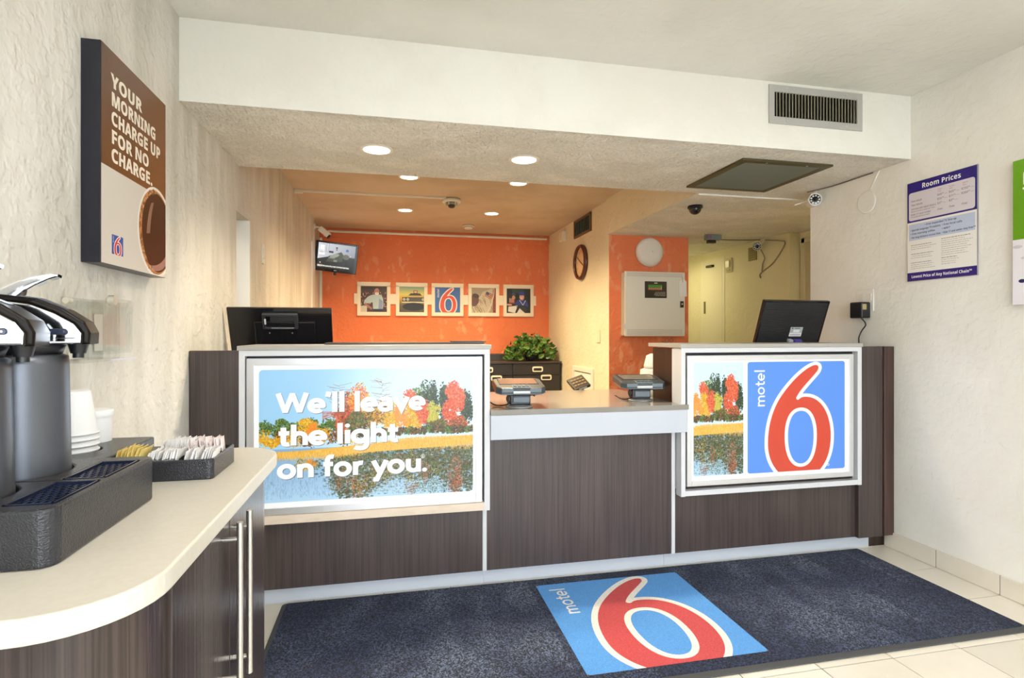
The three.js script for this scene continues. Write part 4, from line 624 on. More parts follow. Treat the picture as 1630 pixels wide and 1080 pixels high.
{
  const paint = [
    (g, n) => { g.fillStyle = '#4a352a'; g.fillRect(0, 0, n, n); seed = 8; for (let i = 0; i < 160; i++) { g.fillStyle = ['#d8b8a8', '#a0443a', '#8a6a58', '#e8dcd0', '#6a3a30'][Math.floor(rnd() * 5)]; g.fillRect(rnd() * n, 50 + rnd() * 170, 6, 10); } g.fillStyle = '#3a2c20'; g.fillRect(0, 0, n, 34); g.fillStyle = '#b7ccd0'; g.beginPath(); g.moveTo(28, 175); g.bezierCurveTo(40, 110, 90, 90, 130, 82); g.lineTo(186, 84); g.bezierCurveTo(226, 100, 226, 150, 216, 226); g.lineTo(120, 228); g.lineTo(116, 160); g.lineTo(74, 170); g.fill(); g.fillStyle = '#8f9fc0'; g.beginPath(); g.moveTo(180, 120); g.lineTo(216, 150); g.lineTo(212, 226); g.lineTo(172, 226); g.fill(); g.strokeStyle = '#a8745c'; g.lineWidth = 22; g.beginPath(); g.moveTo(38, 172); g.lineTo(108, 226); g.stroke(); g.fillStyle = '#b98468'; g.beginPath(); g.ellipse(156, 54, 25, 34, 0.1, 0, 7); g.fill(); g.fillStyle = '#efe6dc'; g.beginPath(); g.ellipse(158, 74, 20, 13, 0, 0, 7); g.fill(); g.fillStyle = '#3e2a22'; g.fillRect(142, 46, 8, 4); g.fillRect(162, 46, 8, 4); g.fillRect(150, 70, 16, 3); g.fillStyle = '#2c3038'; g.fillRect(118, 226, 104, 30); g.fillStyle = '#cfc9b8'; g.fillRect(0, 196, 60, 60); },
    (g, n) => { let gr = g.createLinearGradient(0, 0, 0, n); gr.addColorStop(0, '#7fa08c'); gr.addColorStop(0.3, '#e0d56a'); gr.addColorStop(0.5, '#d9a03c'); gr.addColorStop(0.7, '#6a6440'); gr.addColorStop(1, '#4e4a38'); g.fillStyle = gr; g.fillRect(0, 0, n, n); g.fillStyle = '#3c3a30'; g.beginPath(); g.moveTo(92, 90); g.lineTo(118, 66); g.lineTo(214, 66); g.lineTo(234, 90); g.fill(); g.fillStyle = '#a0483a'; g.fillRect(146, 38, 44, 28); g.fillStyle = '#e8d8c0'; g.fillRect(154, 46, 28, 14); g.fillStyle = '#c9b060'; g.beginPath(); g.moveTo(36, 108); g.lineTo(94, 88); g.lineTo(256, 88); g.lineTo(256, 108); g.fill(); g.fillStyle = '#2b2a26'; g.fillRect(30, 106, 226, 44); g.fillStyle = '#b8b49a'; for (const x of [50, 88, 246]) { g.beginPath(); g.arc(x, 127, 16, 0, 7); g.fill(); } g.strokeStyle = '#8a8670'; g.lineWidth = 2; for (let y = 112; y < 148; y += 6) { g.beginPath(); g.moveTo(108, y); g.lineTo(228, y); g.stroke(); } g.fillStyle = '#e2dcb0'; g.fillRect(26, 150, 230, 12); g.fillStyle = '#25261f'; g.beginPath(); g.ellipse(150, 200, 116, 40, 0, 0, 7); g.fill(); },
    (g, n) => logoSix(g, 0, 0, n, n, '#d9523c', '#3f69b0', '#f4ead8', 15, false),
    (g, n) => { g.fillStyle = '#a89a80'; g.fillRect(0, 0, n, n); g.fillStyle = '#c9bda2'; g.beginPath(); g.moveTo(0, 220); g.lineTo(120, 40); g.lineTo(230, 0); g.lineTo(256, 60); g.lineTo(190, 256); g.lineTo(0, 256); g.fill(); g.strokeStyle = '#7a6c52'; g.lineWidth = 4; seed = 3; for (let i = 0; i < 26; i++) { const x = rnd() * 200, y = 70 + rnd() * 180; g.beginPath(); g.moveTo(x, y); g.quadraticCurveTo(x + 20, y + 20, x + rr(20, 44), y + rr(40, 70)); g.stroke(); } g.fillStyle = '#6e4a3c'; g.beginPath(); g.ellipse(30, 130, 46, 60, 0.2, 0, 7); g.fill(); g.fillStyle = '#4c3a30'; g.beginPath(); g.ellipse(44, 82, 36, 22, 0.3, 0, 7); g.fill(); g.save(); g.translate(184, 76); g.rotate(0.45); g.fillStyle = '#9a4636'; g.fillRect(-40, -26, 80, 52); g.fillStyle = '#d9c6ac'; for (let i = 0; i < 3; i++) g.fillRect(-40, -18 + i * 16, 80, 6); g.fillStyle = '#3c4a6a'; g.fillRect(-40, -26, 34, 28); g.restore(); g.fillStyle = '#8a4434'; g.fillRect(226, 0, 30, 256); g.strokeStyle = '#e0d4bc'; g.lineWidth = 8; g.beginPath(); g.moveTo(236, 0); g.quadraticCurveTo(250, 90, 170, 256); g.stroke(); },
    (g, n) => { g.fillStyle = '#191c16'; g.fillRect(0, 0, n, n); g.fillStyle = '#2d4432'; g.fillRect(60, 10, 130, 40); g.fillStyle = '#e9e4da'; g.beginPath(); g.moveTo(20, 190); g.lineTo(120, 178); g.lineTo(90, 256); g.lineTo(16, 240); g.fill(); g.beginPath(); g.moveTo(140, 205); g.lineTo(200, 256); g.lineTo(110, 256); g.fill(); g.fillStyle = '#c98a60'; g.beginPath(); g.ellipse(76, 96, 18, 24, 0, 0, 7); g.fill(); g.fillStyle = '#8a3a30'; g.fillRect(30, 110, 60, 50); g.fillStyle = '#d9b090'; for (let i = 0; i < 4; i++) g.fillRect(30 + i * 14, 100, 6, 46); g.fillStyle = '#3a4a72'; g.beginPath(); g.arc(76, 70, 22, Math.PI, 0); g.fill(); g.fillStyle = '#33408f'; g.beginPath(); g.moveTo(90, 180); g.bezierCurveTo(90, 120, 130, 110, 166, 116); g.bezierCurveTo(220, 112, 236, 150, 232, 190); g.lineTo(200, 180); g.lineTo(120, 176); g.fill(); g.fillStyle = '#dba583'; g.beginPath(); g.ellipse(164, 88, 26, 34, 0, 0, 7); g.fill(); g.fillStyle = '#303f96'; g.beginPath(); g.arc(162, 62, 32, Math.PI * 0.95, 0.1); g.fill(); g.fillRect(132, 62, 64, 9); g.strokeStyle = '#fff'; g.lineWidth = 4; g.beginPath(); g.moveTo(138, 120); g.lineTo(176, 172); g.lineTo(206, 122); g.stroke(); g.fillStyle = '#fff'; g.fillRect(150, 96, 22, 5); g.fillStyle = '#2b2c26'; g.beginPath(); g.moveTo(100, 190); g.lineTo(150, 170); g.lineTo(216, 200); g.lineTo(220, 240); g.lineTo(180, 240); g.lineTo(130, 196); g.fill(); g.fillStyle = '#d9a583'; g.beginPath(); g.ellipse(30, 170, 30, 10, 0.1, 0, 7); g.fill(); },
  ];
  const L = ['framed picture of a bearded man in a pale shirt', 'framed picture of the front of an old car at sunset', 'framed picture of the red numeral on blue', 'framed sepia picture of a jacket sleeve with a flag', 'framed picture of two baseball players in blue'];
  const xs = [-0.393, 0.063, 0.497, 0.955, 1.405], ws = [0.4, 0.392, 0.405, 0.402, 0.405], y0 = 1.405, hh = 0.408;
  const mat = std([0.90, 0.82, 0.66], 0.6);
  xs.forEach((x, i) => {
    const w = ws[i] * 0.98, t = thing('picture_frame', L[i] + ' on the orange wall', 'picture', [x + w / 2, y0, -6.999], 'five linked pictures');
    obj('frame', [cb(w, 0.05, 0.026, 0.002, 0, hh - 0.025, 0.014), cb(w, 0.045, 0.026, 0.002, 0, 0.0225, 0.014), cb(0.042, hh - 0.08, 0.026, 0.002, -w / 2 + 0.021, hh / 2, 0.014), cb(0.042, hh - 0.08, 0.026, 0.002, w / 2 - 0.021, hh / 2, 0.014), cb(w - 0.02, hh - 0.02, 0.008, 0, 0, hh / 2, 0.006)], mat, t);
    const p = print('picture', w - 0.084, hh - 0.094, canvasTex(256, 256, paint[i]), t, { roughness: 0.4 }); p.position.set(0, hh / 2 - 0.002, 0.0112);
    if (i === 0) { const l = obj('link_tab', cb(0.036, 0.125, 0.016, 0.001, -w / 2 - 0.018, hh / 2, 0.009), mat, t); l.userData.label = 'end tab on the left'; }
    obj('link_tab', cb(i === 4 ? 0.034 : xs[i + 1] - x - w + 0.001, 0.125, 0.016, 0.001, i === 4 ? w / 2 + 0.017 : w / 2 + (xs[i + 1] - x - w) / 2, hh / 2, 0.009), mat, t);
  });
}
{
  const t = thing('credenza', 'black office credenza with white drawer pulls against the orange wall', 'cabinet', [1.4, 0, -6.68]);
  const x0 = 0.8, x1 = 1.985, zf = -6.40, zb = -6.96;
  obj('body', rel(t, bx(x0, 0.05, zf - 0.02, x1, 0.835, zb)), M.credenza, t);
  obj('top', rel(t, bx(x0 - 0.01, 0.835, zf + 0.012, x1 + 0.01, 0.857, zb, 0.003)), std([0.05, 0.042, 0.038], 0.3), t);
  obj('back_ledge', rel(t, bx(x0, 0.857, -6.78, x1, 0.935, zb, 0.003)), std([0.045, 0.045, 0.045], 0.35), t);
  obj('plinth', rel(t, bx(x0 + 0.02, 0, zf - 0.06, x1 - 0.02, 0.05, zb)), M.blackMatt, t);
  for (const [a, b, hx] of [[0.81, 1.392, 1.10], [1.402, 1.975, 1.70]]) for (const [c, d, dx] of [[0.70, 0.83, 0], [0.46, 0.692, 0.105], [0.07, 0.452, 0.105]]) {
    const dr = obj('drawer', rel(t, bx(a, c, zf - 0.022, b, d, zf, 0.003)), M.credenza, t), y = c === 0.70 ? 0.766 : d - 0.025 - (c === 0.07 ? 0.03 : 0);
    const px = hx + dx;
    obj('pull', rel(t, [uvbox(ext(shape(rrect(px - 0.065, y - 0.032, px + 0.065, y + 0.032, 0.02), [rrect(px - 0.05, y - 0.02, px + 0.05, y + 0.012, 0.008)]), 0.012, 0.003).translate(0, 0, zf))]), std([0.86, 0.80, 0.68], 0.35), dr);
  }
  const p = thing('potted_plant', 'bushy green plant standing on the black credenza', 'plant', [1.655, 0.857, -6.56]);
  obj('pot', lathe([[0, 0], [0.05, 0], [0.07, 0.06], [0.072, 0.065], [0.06, 0.065], [0, 0.06]], 24), std([0.03, 0.03, 0.03], 0.5), p);
  const leafG = (() => { const s = new THREE.Shape(); s.moveTo(0, 0); s.bezierCurveTo(0.03, 0.004, 0.042, 0.032, 0.03, 0.055); s.bezierCurveTo(0.02, 0.075, 0.006, 0.084, 0, 0.092); s.bezierCurveTo(-0.006, 0.084, -0.02, 0.075, -0.03, 0.055); s.bezierCurveTo(-0.042, 0.032, -0.03, 0.004, 0, 0); const g = new THREE.ExtrudeGeometry(s, { depth: 0.0012, bevelEnabled: false, curveSegments: 5 }), q = g.attributes.position; for (let i = 0; i < q.count; i++) q.setZ(i, q.getZ(i) + 0.5 * Math.abs(q.getX(i)) - 4 * Math.pow(q.getY(i) - 0.03, 2)); g.computeVertexNormals(); return uvbox(g); })();
  const lm = [[0.05, 0.13, 0.02], [0.08, 0.19, 0.03], [0.13, 0.26, 0.05], [0.03, 0.08, 0.018], [0.10, 0.21, 0.025]].map((c) => std(c, 0.38));
  seed = 55; const stems = [];
  for (let i = 0; i < 290; i++) {
    const th = rnd() * 2 * Math.PI, e = Math.acos(1 - rnd() * 1.3), q = 0.72 + 0.3 * rnd();
    const d = V(Math.sin(e) * Math.cos(th), Math.cos(e), Math.sin(e) * Math.sin(th)), pos = V(d.x * 0.29 * q, Math.max(0.045, 0.07 + d.y * 0.25 * q), d.z * 0.13 * q);
    const l = obj('leaf', leafG, lm[Math.floor(rnd() * 5)], p); l.position.copy(pos);
    const up = V(d.x * 0.6 + rr(-0.7, 0.7), pos.y < 0.13 ? rr(-0.15, 0.5) : rr(-0.8, 0.5), 0.3).normalize(), nrm = V(d.x + rr(-0.4, 0.4), d.y * 0.7 + rr(-0.2, 0.5), d.z + 0.6 + rr(-0.3, 0.3)).normalize();
    const xa = up.clone().cross(nrm).normalize(), za = xa.clone().cross(up).normalize(); l.quaternion.setFromRotationMatrix(new THREE.Matrix4().makeBasis(xa, up, za)); l.scale.setScalar(rr(0.55, 0.95));
    if (i % 6 === 0) stems.push(tube([[0, 0.08, 0], [pos.x * 0.5, 0.1 + pos.y * 0.5, pos.z * 0.5], [pos.x, pos.y, pos.z]], 0.003, 6, 5));
  }
  obj('stems', stems, std([0.07, 0.12, 0.03], 0.6), p);
}
{ // clock
  const t = thing('wall_clock', 'round brown wall clock with a pale face on the cream partition wall', 'clock', [2.01, 1.953, -5.71]);
  t.rotation.y = -Math.PI / 2;
  obj('rim', uvbox(new THREE.LatheGeometry([[0.155, 0], [0.19, 0], [0.192, 0.02], [0.182, 0.04], [0.165, 0.042], [0.157, 0.03], [0.155, 0.018]].map(([a, b]) => new THREE.Vector2(a, b)), 56).rotateX(Math.PI / 2)), std([0.10, 0.032, 0.02], 0.25), t);
  const face = print('dial', 0.32, 0.32, canvasTex(512, 512, (g) => { g.fillStyle = '#e9c79c'; g.fillRect(0, 0, 512, 512); g.fillStyle = '#5a3a28'; g.font = '54px serif'; g.textAlign = 'center'; g.textBaseline = 'middle'; for (let i = 1; i <= 12; i++) g.fillText(String(i), 256 + 196 * Math.sin(i * Math.PI / 6), 256 - 196 * Math.cos(i * Math.PI / 6)); for (let i = 0; i < 60; i++) { g.save(); g.translate(256, 256); g.rotate(i * Math.PI / 30); g.fillRect(-1.5, -246, 3, i % 5 ? 8 : 16); g.restore(); } }), t, { roughness: 0.5 });
  face.geometry = new THREE.CircleGeometry(0.158, 48).toNonIndexed(); face.position.z = 0.012;
  const hand = (name, w, l, a) => { const h = obj(name, bx(-w / 2, -0.02, 0.016, w / 2, l, 0.018), M.black, t); h.rotation.z = a; };
  hand('minute_hand', 0.006, 0.12, 1.02); hand('hour_hand', 0.008, 0.085, -2.05);
  const b = thing('door_chime', 'small cream box beside the vent near the orange wall', 'box', [2.01, 2.30, -6.33]);
  obj('box', bx(-0.045, -0.03, -0.075, -0.0005, 0.09, 0.075, 0.006), M.plastic, b); obj('cover', bx(-0.052, -0.02, -0.06, -0.044, 0.08, 0.06, 0.004), std([0.84, 0.82, 0.62], 0.4), b);
  tag(obj('wall_plate', bx(1.999, 1.10, -5.165, 2.0095, 1.225, -5.265, 0.002), M.officeWall), 'blank cream wall plate at desk height on the partition wall', 'plate');
}
// ------------------------------------------------------------ fire panel wall
{
  const t = thing('fire_alarm_cabinet', 'grey metal fire alarm cabinet with a small dark display on the orange wall', 'alarm cabinet', [2.43, 1.155, -4.948]);
  const x0 = 2.125, x1 = 2.735, y0 = 1.163, y1 = 1.768, zf = -4.845;
  obj('back_box', rel(t, bx(x0 + 0.004, y0 + 0.006, -4.947, x1 - 0.006, y1 - 0.006, zf - 0.012, 0.003)), std([0.50, 0.48, 0.42], 0.5), t);
  const holes = []; for (let i = 0; i < 34; i++) { for (let j = 0; j < 4; j++) holes.push([x0 + 0.03 + i * 0.0166, y0 + 0.018 + j * 0.014]); for (let j = 0; j < 3; j++) holes.push([x0 + 0.03 + i * 0.0166, y1 - 0.016 - j * 0.013]); }
  const d = obj('door', rel(t, bx(x0, y0, zf - 0.012, x1, y1, zf, 0.003)), std([0.76, 0.74, 0.66], 0.45), t);
  obj('vent_holes', rel(t, holes.map(([x, y]) => bx(x - 0.003, y - 0.003, zf, x + 0.003, y + 0.003, zf + 0.0006))), std([0.2, 0.19, 0.16], 0.8), d).userData.kind = 'stuff';
  obj('hinge', rel(t, [cyl(0.005, 0.005, 0.05, x0 - 0.003, y1 - 0.08, zf - 0.004, 10), cyl(0.005, 0.005, 0.05, x0 - 0.003, y0 + 0.09, zf - 0.004, 10)]), M.steel, d);
  obj('display_bezel', rel(t, bx(2.322, 1.522, zf, 2.545, 1.678, zf + 0.006, 0.004)), M.black, d);
  const p = print('display_screen', 0.205, 0.14, canvasTex(512, 350, (g, w, h) => { g.fillStyle = '#1c1210'; g.fillRect(0, 0, w, h); g.fillStyle = '#3f8a2c'; g.fillRect(60, 62, 350, 70); g.fillStyle = '#a8604c'; g.fillRect(60, 136, 350, 46); g.fillStyle = '#1d4a18'; for (let i = 0; i < 6; i++) g.fillRect(80 + i * 54, 82, 34, 8); g.fillStyle = '#e6d8b8'; for (let i = 0; i < 6; i++) g.fillRect(74 + i * 54, 148, 30, 6); g.fillRect(388, 96, 8, 70); g.fillStyle = '#d8d8d0'; g.fillRect(215, 10, 80, 20); g.strokeStyle = '#b8b2a8'; g.lineWidth = 5; g.font = 'bold 130px sans-serif'; g.textAlign = 'right'; g.strokeText('4005', 502, 322); }), t, { roughness: 0.3 });
  p.position.set(2.4335 - 2.43, 1.60 - 1.155, zf + 0.0068 + 4.948);
  obj('lock', rel(t, [bx(2.685, 1.435, zf, 2.72, 1.495, zf + 0.006, 0.002)]), M.black, d); obj('key_cylinder', rel(t, cyl(0.008, 0.008, 0.004, 2.7025, 1.468, zf + 0.007, 14, Math.PI / 2)), M.steel, d);
  const tg = thing('paper_tag', 'white paper tag hanging on the upper right of the grey alarm cabinet', 'tag', [2.71, 1.64, zf + 0.004]);
  obj('tag', uvbox(ext(shape([[-0.04, -0.10], [0.04, -0.10], [0.04, 0.04], [0.025, 0.055], [-0.025, 0.055], [-0.04, 0.04]], [circ(0, 0.036, 0.005, 12)]), 0.001)), std([0.85, 0.84, 0.8], 0.8), tg).rotation.z = 0.03;
  obj('string', tube([[0, 0.036, 0.003], [-0.006, 0.06, 0.004], [-0.004, 0.085, 0.003]], 0.0015, 8, 5), std([0.1, 0.1, 0.1], 0.8), tg);
  const b = thing('alarm_bell', 'round off-white alarm dome on the orange wall above the grey cabinet', 'alarm', [2.415, 1.965, -4.948]);
  obj('dome', uvbox(new THREE.LatheGeometry([[0, 0], [0.138, 0], [0.14, 0.012], [0.132, 0.032], [0.11, 0.048], [0.07, 0.057], [0, 0.06]].map(([a, c]) => new THREE.Vector2(a, c)), 48).rotateX(Math.PI / 2)), std([0.84, 0.80, 0.72], 0.45), b); obj('screw', cyl(0.006, 0.006, 0.004, 0.01, 0, 0.0605, 10, Math.PI / 2), M.steel, b);
}
// ------------------------------------------------------------ monitors and things on the counters
{
  const t = thing('computer_monitor', 'wide glossy black monitor seen from behind above the left counter', 'monitor', [-0.553, 0.755, -3.13]);
  const tilt = new THREE.Group(), h = obj('screen_back', [cb(0.505, 0.30, 0.016, 0.004), cb(0.30, 0.2, 0.02, 0.008, 0.02, -0.02, 0.012)], M.blackGloss, t);
  h.position.set(0, 0.43, 0.02); h.rotation.x = 0.42;
  obj('screen_face', cb(0.49, 0.285, 0.001, 0, 0, 0, -0.0088), std([0.02, 0.02, 0.025], 0.2), h);
  obj('port_housing', [cb(0.17, 0.014, 0.03, 0.004, 0.0, 0.118, 0.016), cb(0.016, 0.078, 0.03, 0.004, 0.078, 0.082, 0.016), cb(0.014, 0.078, 0.03, 0.004, -0.078, 0.082, 0.016), cb(0.165, 0.010, 0.028, 0.003, 0, 0.046, 0.016), cb(0.12, 0.056, 0.012, 0.002, 0.01, 0.083, 0.012)], std([0.03, 0.033, 0.04], 0.35), h);
  obj('vent_slots', Array.from({ length: 16 }, (_, i) => cb(0.004, 0.004, 0.002, 0, -0.04 + i * 0.0068, 0.049, 0.0312)), std([0.55, 0.57, 0.6], 0.4), h);
  obj('connector', cb(0.008, 0.03, 0.006, 0.001, -0.07, 0.085, 0.032), std([0.75, 0.75, 0.75], 0.4), h);
  obj('screws', [cb(0.006, 0.006, 0.004, 0.001, -0.055, 0.018, 0.024), cb(0.006, 0.006, 0.004, 0.001, 0.055, 0.018, 0.024)], M.silver, h);
  obj('stand', [bx(-0.05, 0.01, -0.02, 0.05, 0.40, 0.0, 0.004), bx(-0.14, 0, -0.13, 0.14, 0.012, 0.09, 0.004)], M.black, t);
  const r = thing('computer_monitor', 'brushed black monitor with silver sticker seen from behind above the right counter', 'monitor', [2.37, 0.755, -3.02]);
  const brushed = std([0.022, 0.023, 0.026], 0.3, { bumpMap: dataTex(128, 512, (u, v) => fbm(u, v, 3, 90, 3, 281), [0.25, 0.25]), bumpScale: 0.0022 });
  const q = obj('screen_back', cb(0.432, 0.345, 0.018, 0.006), brushed, r); q.position.set(0, 0.465, 0.06); q.rotation.set(0.36, 0, 0);
  obj('bezel_edge', [cb(0.012, 0.345, 0.024, 0.003, -0.218, 0, -0.002), cb(0.012, 0.345, 0.024, 0.003, 0.218, 0, -0.002), cb(0.448, 0.012, 0.024, 0.003, 0, 0.172, -0.002), cb(0.448, 0.012, 0.024, 0.003, 0, -0.172, -0.002)], M.blackGloss, q);
  obj('screen_face', cb(0.42, 0.33, 0.001, 0, 0, 0, -0.0098), std([0.02, 0.02, 0.025], 0.2), q);
  const st = print('sticker', 0.085, 0.06, canvasTex(256, 180, (g, w, h) => { g.fillStyle = '#b9bfc2'; g.fillRect(0, 0, w, h); g.fillStyle = '#eef0ee'; g.fillRect(0, 112, w, 68); g.fillRect(70, 50, 130, 52); g.fillStyle = '#4a5156'; g.fillRect(26, 12, 30, 24); g.fillRect(90, 18, 110, 12); for (let i = 0; i < 9; i++) g.fillRect(24 + i * 24, 140, 15, 16); }), q, { roughness: 0.4 }); st.position.set(0.04, -0.018, 0.0096);
  obj('video_plug', [cb(0.05, 0.03, 0.03, 0.006, 0.055, -0.078, 0.024)], std([0.10, 0.08, 0.42], 0.4), q); obj('power_plug', cb(0.03, 0.018, 0.026, 0.004, 0.005, -0.072, 0.022), std([0.5, 0.5, 0.55], 0.4), q);
  obj('stand', [bx(-0.04, 0.01, 0.005, 0.04, 0.42, 0.025, 0.004), bx(-0.11, 0, -0.09, 0.11, 0.012, 0.09, 0.004)], M.black, r);
  tag(obj('desk_mat', [bx(-0.30, 1.1375, -2.72, 0.452, 1.146, -2.898, 0.002), bx(0.30, 1.146, -2.73, 0.462, 1.152, -2.89, 0.002)], std([0.035, 0.022, 0.02], 0.4)), 'thin dark board lying along the left raised countertop', 'board');
  const g = thing('eyeglasses', 'folded thin glasses on the corner of the right raised countertop', 'glasses', [1.512, 1.1372, -2.85]);
  obj('lens_rim', [uvbox(new THREE.TorusGeometry(0.011, 0.0012, 6, 20).rotateX(0.2).translate(-0.014, 0.0125, 0)), uvbox(new THREE.TorusGeometry(0.011, 0.0012, 6, 20).rotateX(0.2).translate(0.014, 0.0125, 0))], std([0.12, 0.05, 0.03], 0.4), g); obj('temple', [tube([[-0.025, 0.014, 0], [-0.02, 0.006, -0.04], [0.02, 0.002, -0.045]], 0.0012, 8, 5), tube([[0.025, 0.014, 0], [0.03, 0.006, -0.05]], 0.0012, 8, 5)], std([0.12, 0.05, 0.03], 0.4), g);
}
function terminal(label, x, z, turn, tiltX, keyGlow) {
  const t = thing('card_terminal', label, 'card terminal', [x, 0.835, z], 'payment terminals on the low worktop');
  t.rotation.y = turn;
  obj('base_plate', lathe([[0, 0], [0.064, 0], [0.066, 0.004], [0.058, 0.010], [0, 0.011]]), M.silver, t);
  obj('pedestal', [cb(0.10, 0.05, 0.06, 0.006, 0.004, 0.035, -0.015), cb(0.05, 0.03, 0.06, 0.004, -0.02, 0.065, -0.02), tube([[-0.05, 0.02, 0], [-0.058, 0.04, 0], [-0.045, 0.065, 0]], 0.007, 10, 6), tube([[0.05, 0.055, 0], [0.065, 0.06, 0.01], [0.075, 0.052, 0.01]], 0.005, 8, 6)], M.black, t);
  obj('pedestal_cover', cb(0.082, 0.03, 0.012, 0.004, 0.008, 0.036, 0.017), M.slateLight, t);
  const b = obj('body', uvbox(ext(shape([[-0.095, -0.10], [-0.118, -0.07], [-0.12, 0.10], [-0.11, 0.118], [0.11, 0.118], [0.12, 0.10], [0.118, -0.07], [0.095, -0.10]]), 0.034, 0.006, 2).rotateX(-Math.PI / 2)), M.slate, t);
  b.position.set(0, 0.078, -0.015); b.rotation.x = tiltX;
  obj('trim_band', uvbox(ext(shape([[-0.0955, -0.1015], [-0.1195, -0.071], [-0.1215, 0.05], [0.1215, 0.05], [0.1195, -0.071], [0.0955, -0.1015]]), 0.003).rotateX(-Math.PI / 2).translate(0, 0.003, 0)), M.slateLight, b);
  obj('front_panel', [cb(0.055, 0.016, 0.004, 0.001, -0.066, 0.022, 0.1), cb(0.055, 0.016, 0.004, 0.001, 0.066, 0.022, 0.1)], M.slateLight, b);
  const scr = obj('screen', cb(0.18, 0.003, 0.12, 0.001, 0, 0.0345, -0.045), keyGlow, b);
  obj('screen_edge', [cb(0.19, 0.005, 0.006, 0.001, 0, 0.0345, 0.018), cb(0.19, 0.005, 0.006, 0.001, 0, 0.0345, -0.108), cb(0.006, 0.005, 0.13, 0.001, -0.094, 0.0345, -0.045), cb(0.006, 0.005, 0.13, 0.001, 0.094, 0.0345, -0.045)], M.black, b);
  const kp = obj('keypad', cb(0.085, 0.004, 0.062, 0.001, 0, 0.035, 0.068), M.slateLight, b);
  for (let i = 0; i < 4; i++) for (let j = 0; j < 3; j++) obj('key', cb(0.015, 0.004, 0.012, 0.001, -0.03 + i * 0.02, 0.0385, 0.05 + j * 0.017), j % 2 ? M.slateLight : M.slate, b);
  obj('card_slot', [cb(0.08, 0.012, 0.006, 0.001, 0, 0.014, 0.1), ], M.silver, b);
  obj('cable', tube([[-0.03, 0.06, -0.03], [-0.06, 0.02, -0.01], [-0.10, 0.008, 0.0], [-0.15, 0.006, -0.03], [-0.19, 0.02, -0.06]].map(([a, c, d]) => [a * (x > 1 ? 0.62 : 0.74), c, d]), 0.0035, 24, 6), M.black, t);
  return t;
}
terminal('card terminal on the left end of the low worktop, beside the lake sign', 0.608, -2.635, -0.08, 0.13, std([0.30, 0.17, 0.12], 0.15));
terminal('card terminal on the right end of the low worktop, before the dark end panel', 1.293, -2.755, -0.14, 0.13, std([0.14, 0.13, 0.10], 0.15));
{
  const t = thing('card_reader', 'small dark tilted card reader on a stalk behind the low worktop', 'card reader', [1.27, 0.755, -3.68]);
  const b = obj('body', [cb(0.12, 0.022, 0.13, 0.004)], std([0.05, 0.04, 0.03], 0.35), t); b.position.set(0, 0.09, 0); b.rotation.set(0.5, 0.2, 0.24);
  obj('keypad', Array.from({ length: 12 }, (_, i) => cb(0.018, 0.004, 0.016, 0.001, -0.036 + (i % 4) * 0.024, 0.0125, -0.03 + Math.floor(i / 4) * 0.03)), std([0.25, 0.16, 0.08], 0.5), b);
  obj('front_label', cb(0.06, 0.014, 0.002, 0, 0, 0, 0.0655), M.white, b);
  obj('stalk', [cyl(0.012, 0.014, 0.08, 0.03, 0.04, -0.01, 14), cyl(0.04, 0.04, 0.008, 0.03, 0.004, -0.01, 24)], M.black, t);
  const w = thing('paper_dispenser', 'rounded white device half hidden behind the dark right counter side', 'dispenser', [1.60, 0.755, -3.12]);
  obj('lower_body', lathe([[0, 0], [0.13, 0], [0.132, 0.10], [0.12, 0.215], [0.10, 0.222], [0, 0.222]], 32), std([0.82, 0.80, 0.76], 0.4), w);
  obj('upper_body', lathe([[0, 0.222], [0.098, 0.222], [0.10, 0.24], [0.085, 0.30], [0.06, 0.312], [0, 0.314]], 32), std([0.84, 0.82, 0.78], 0.4), w);
}
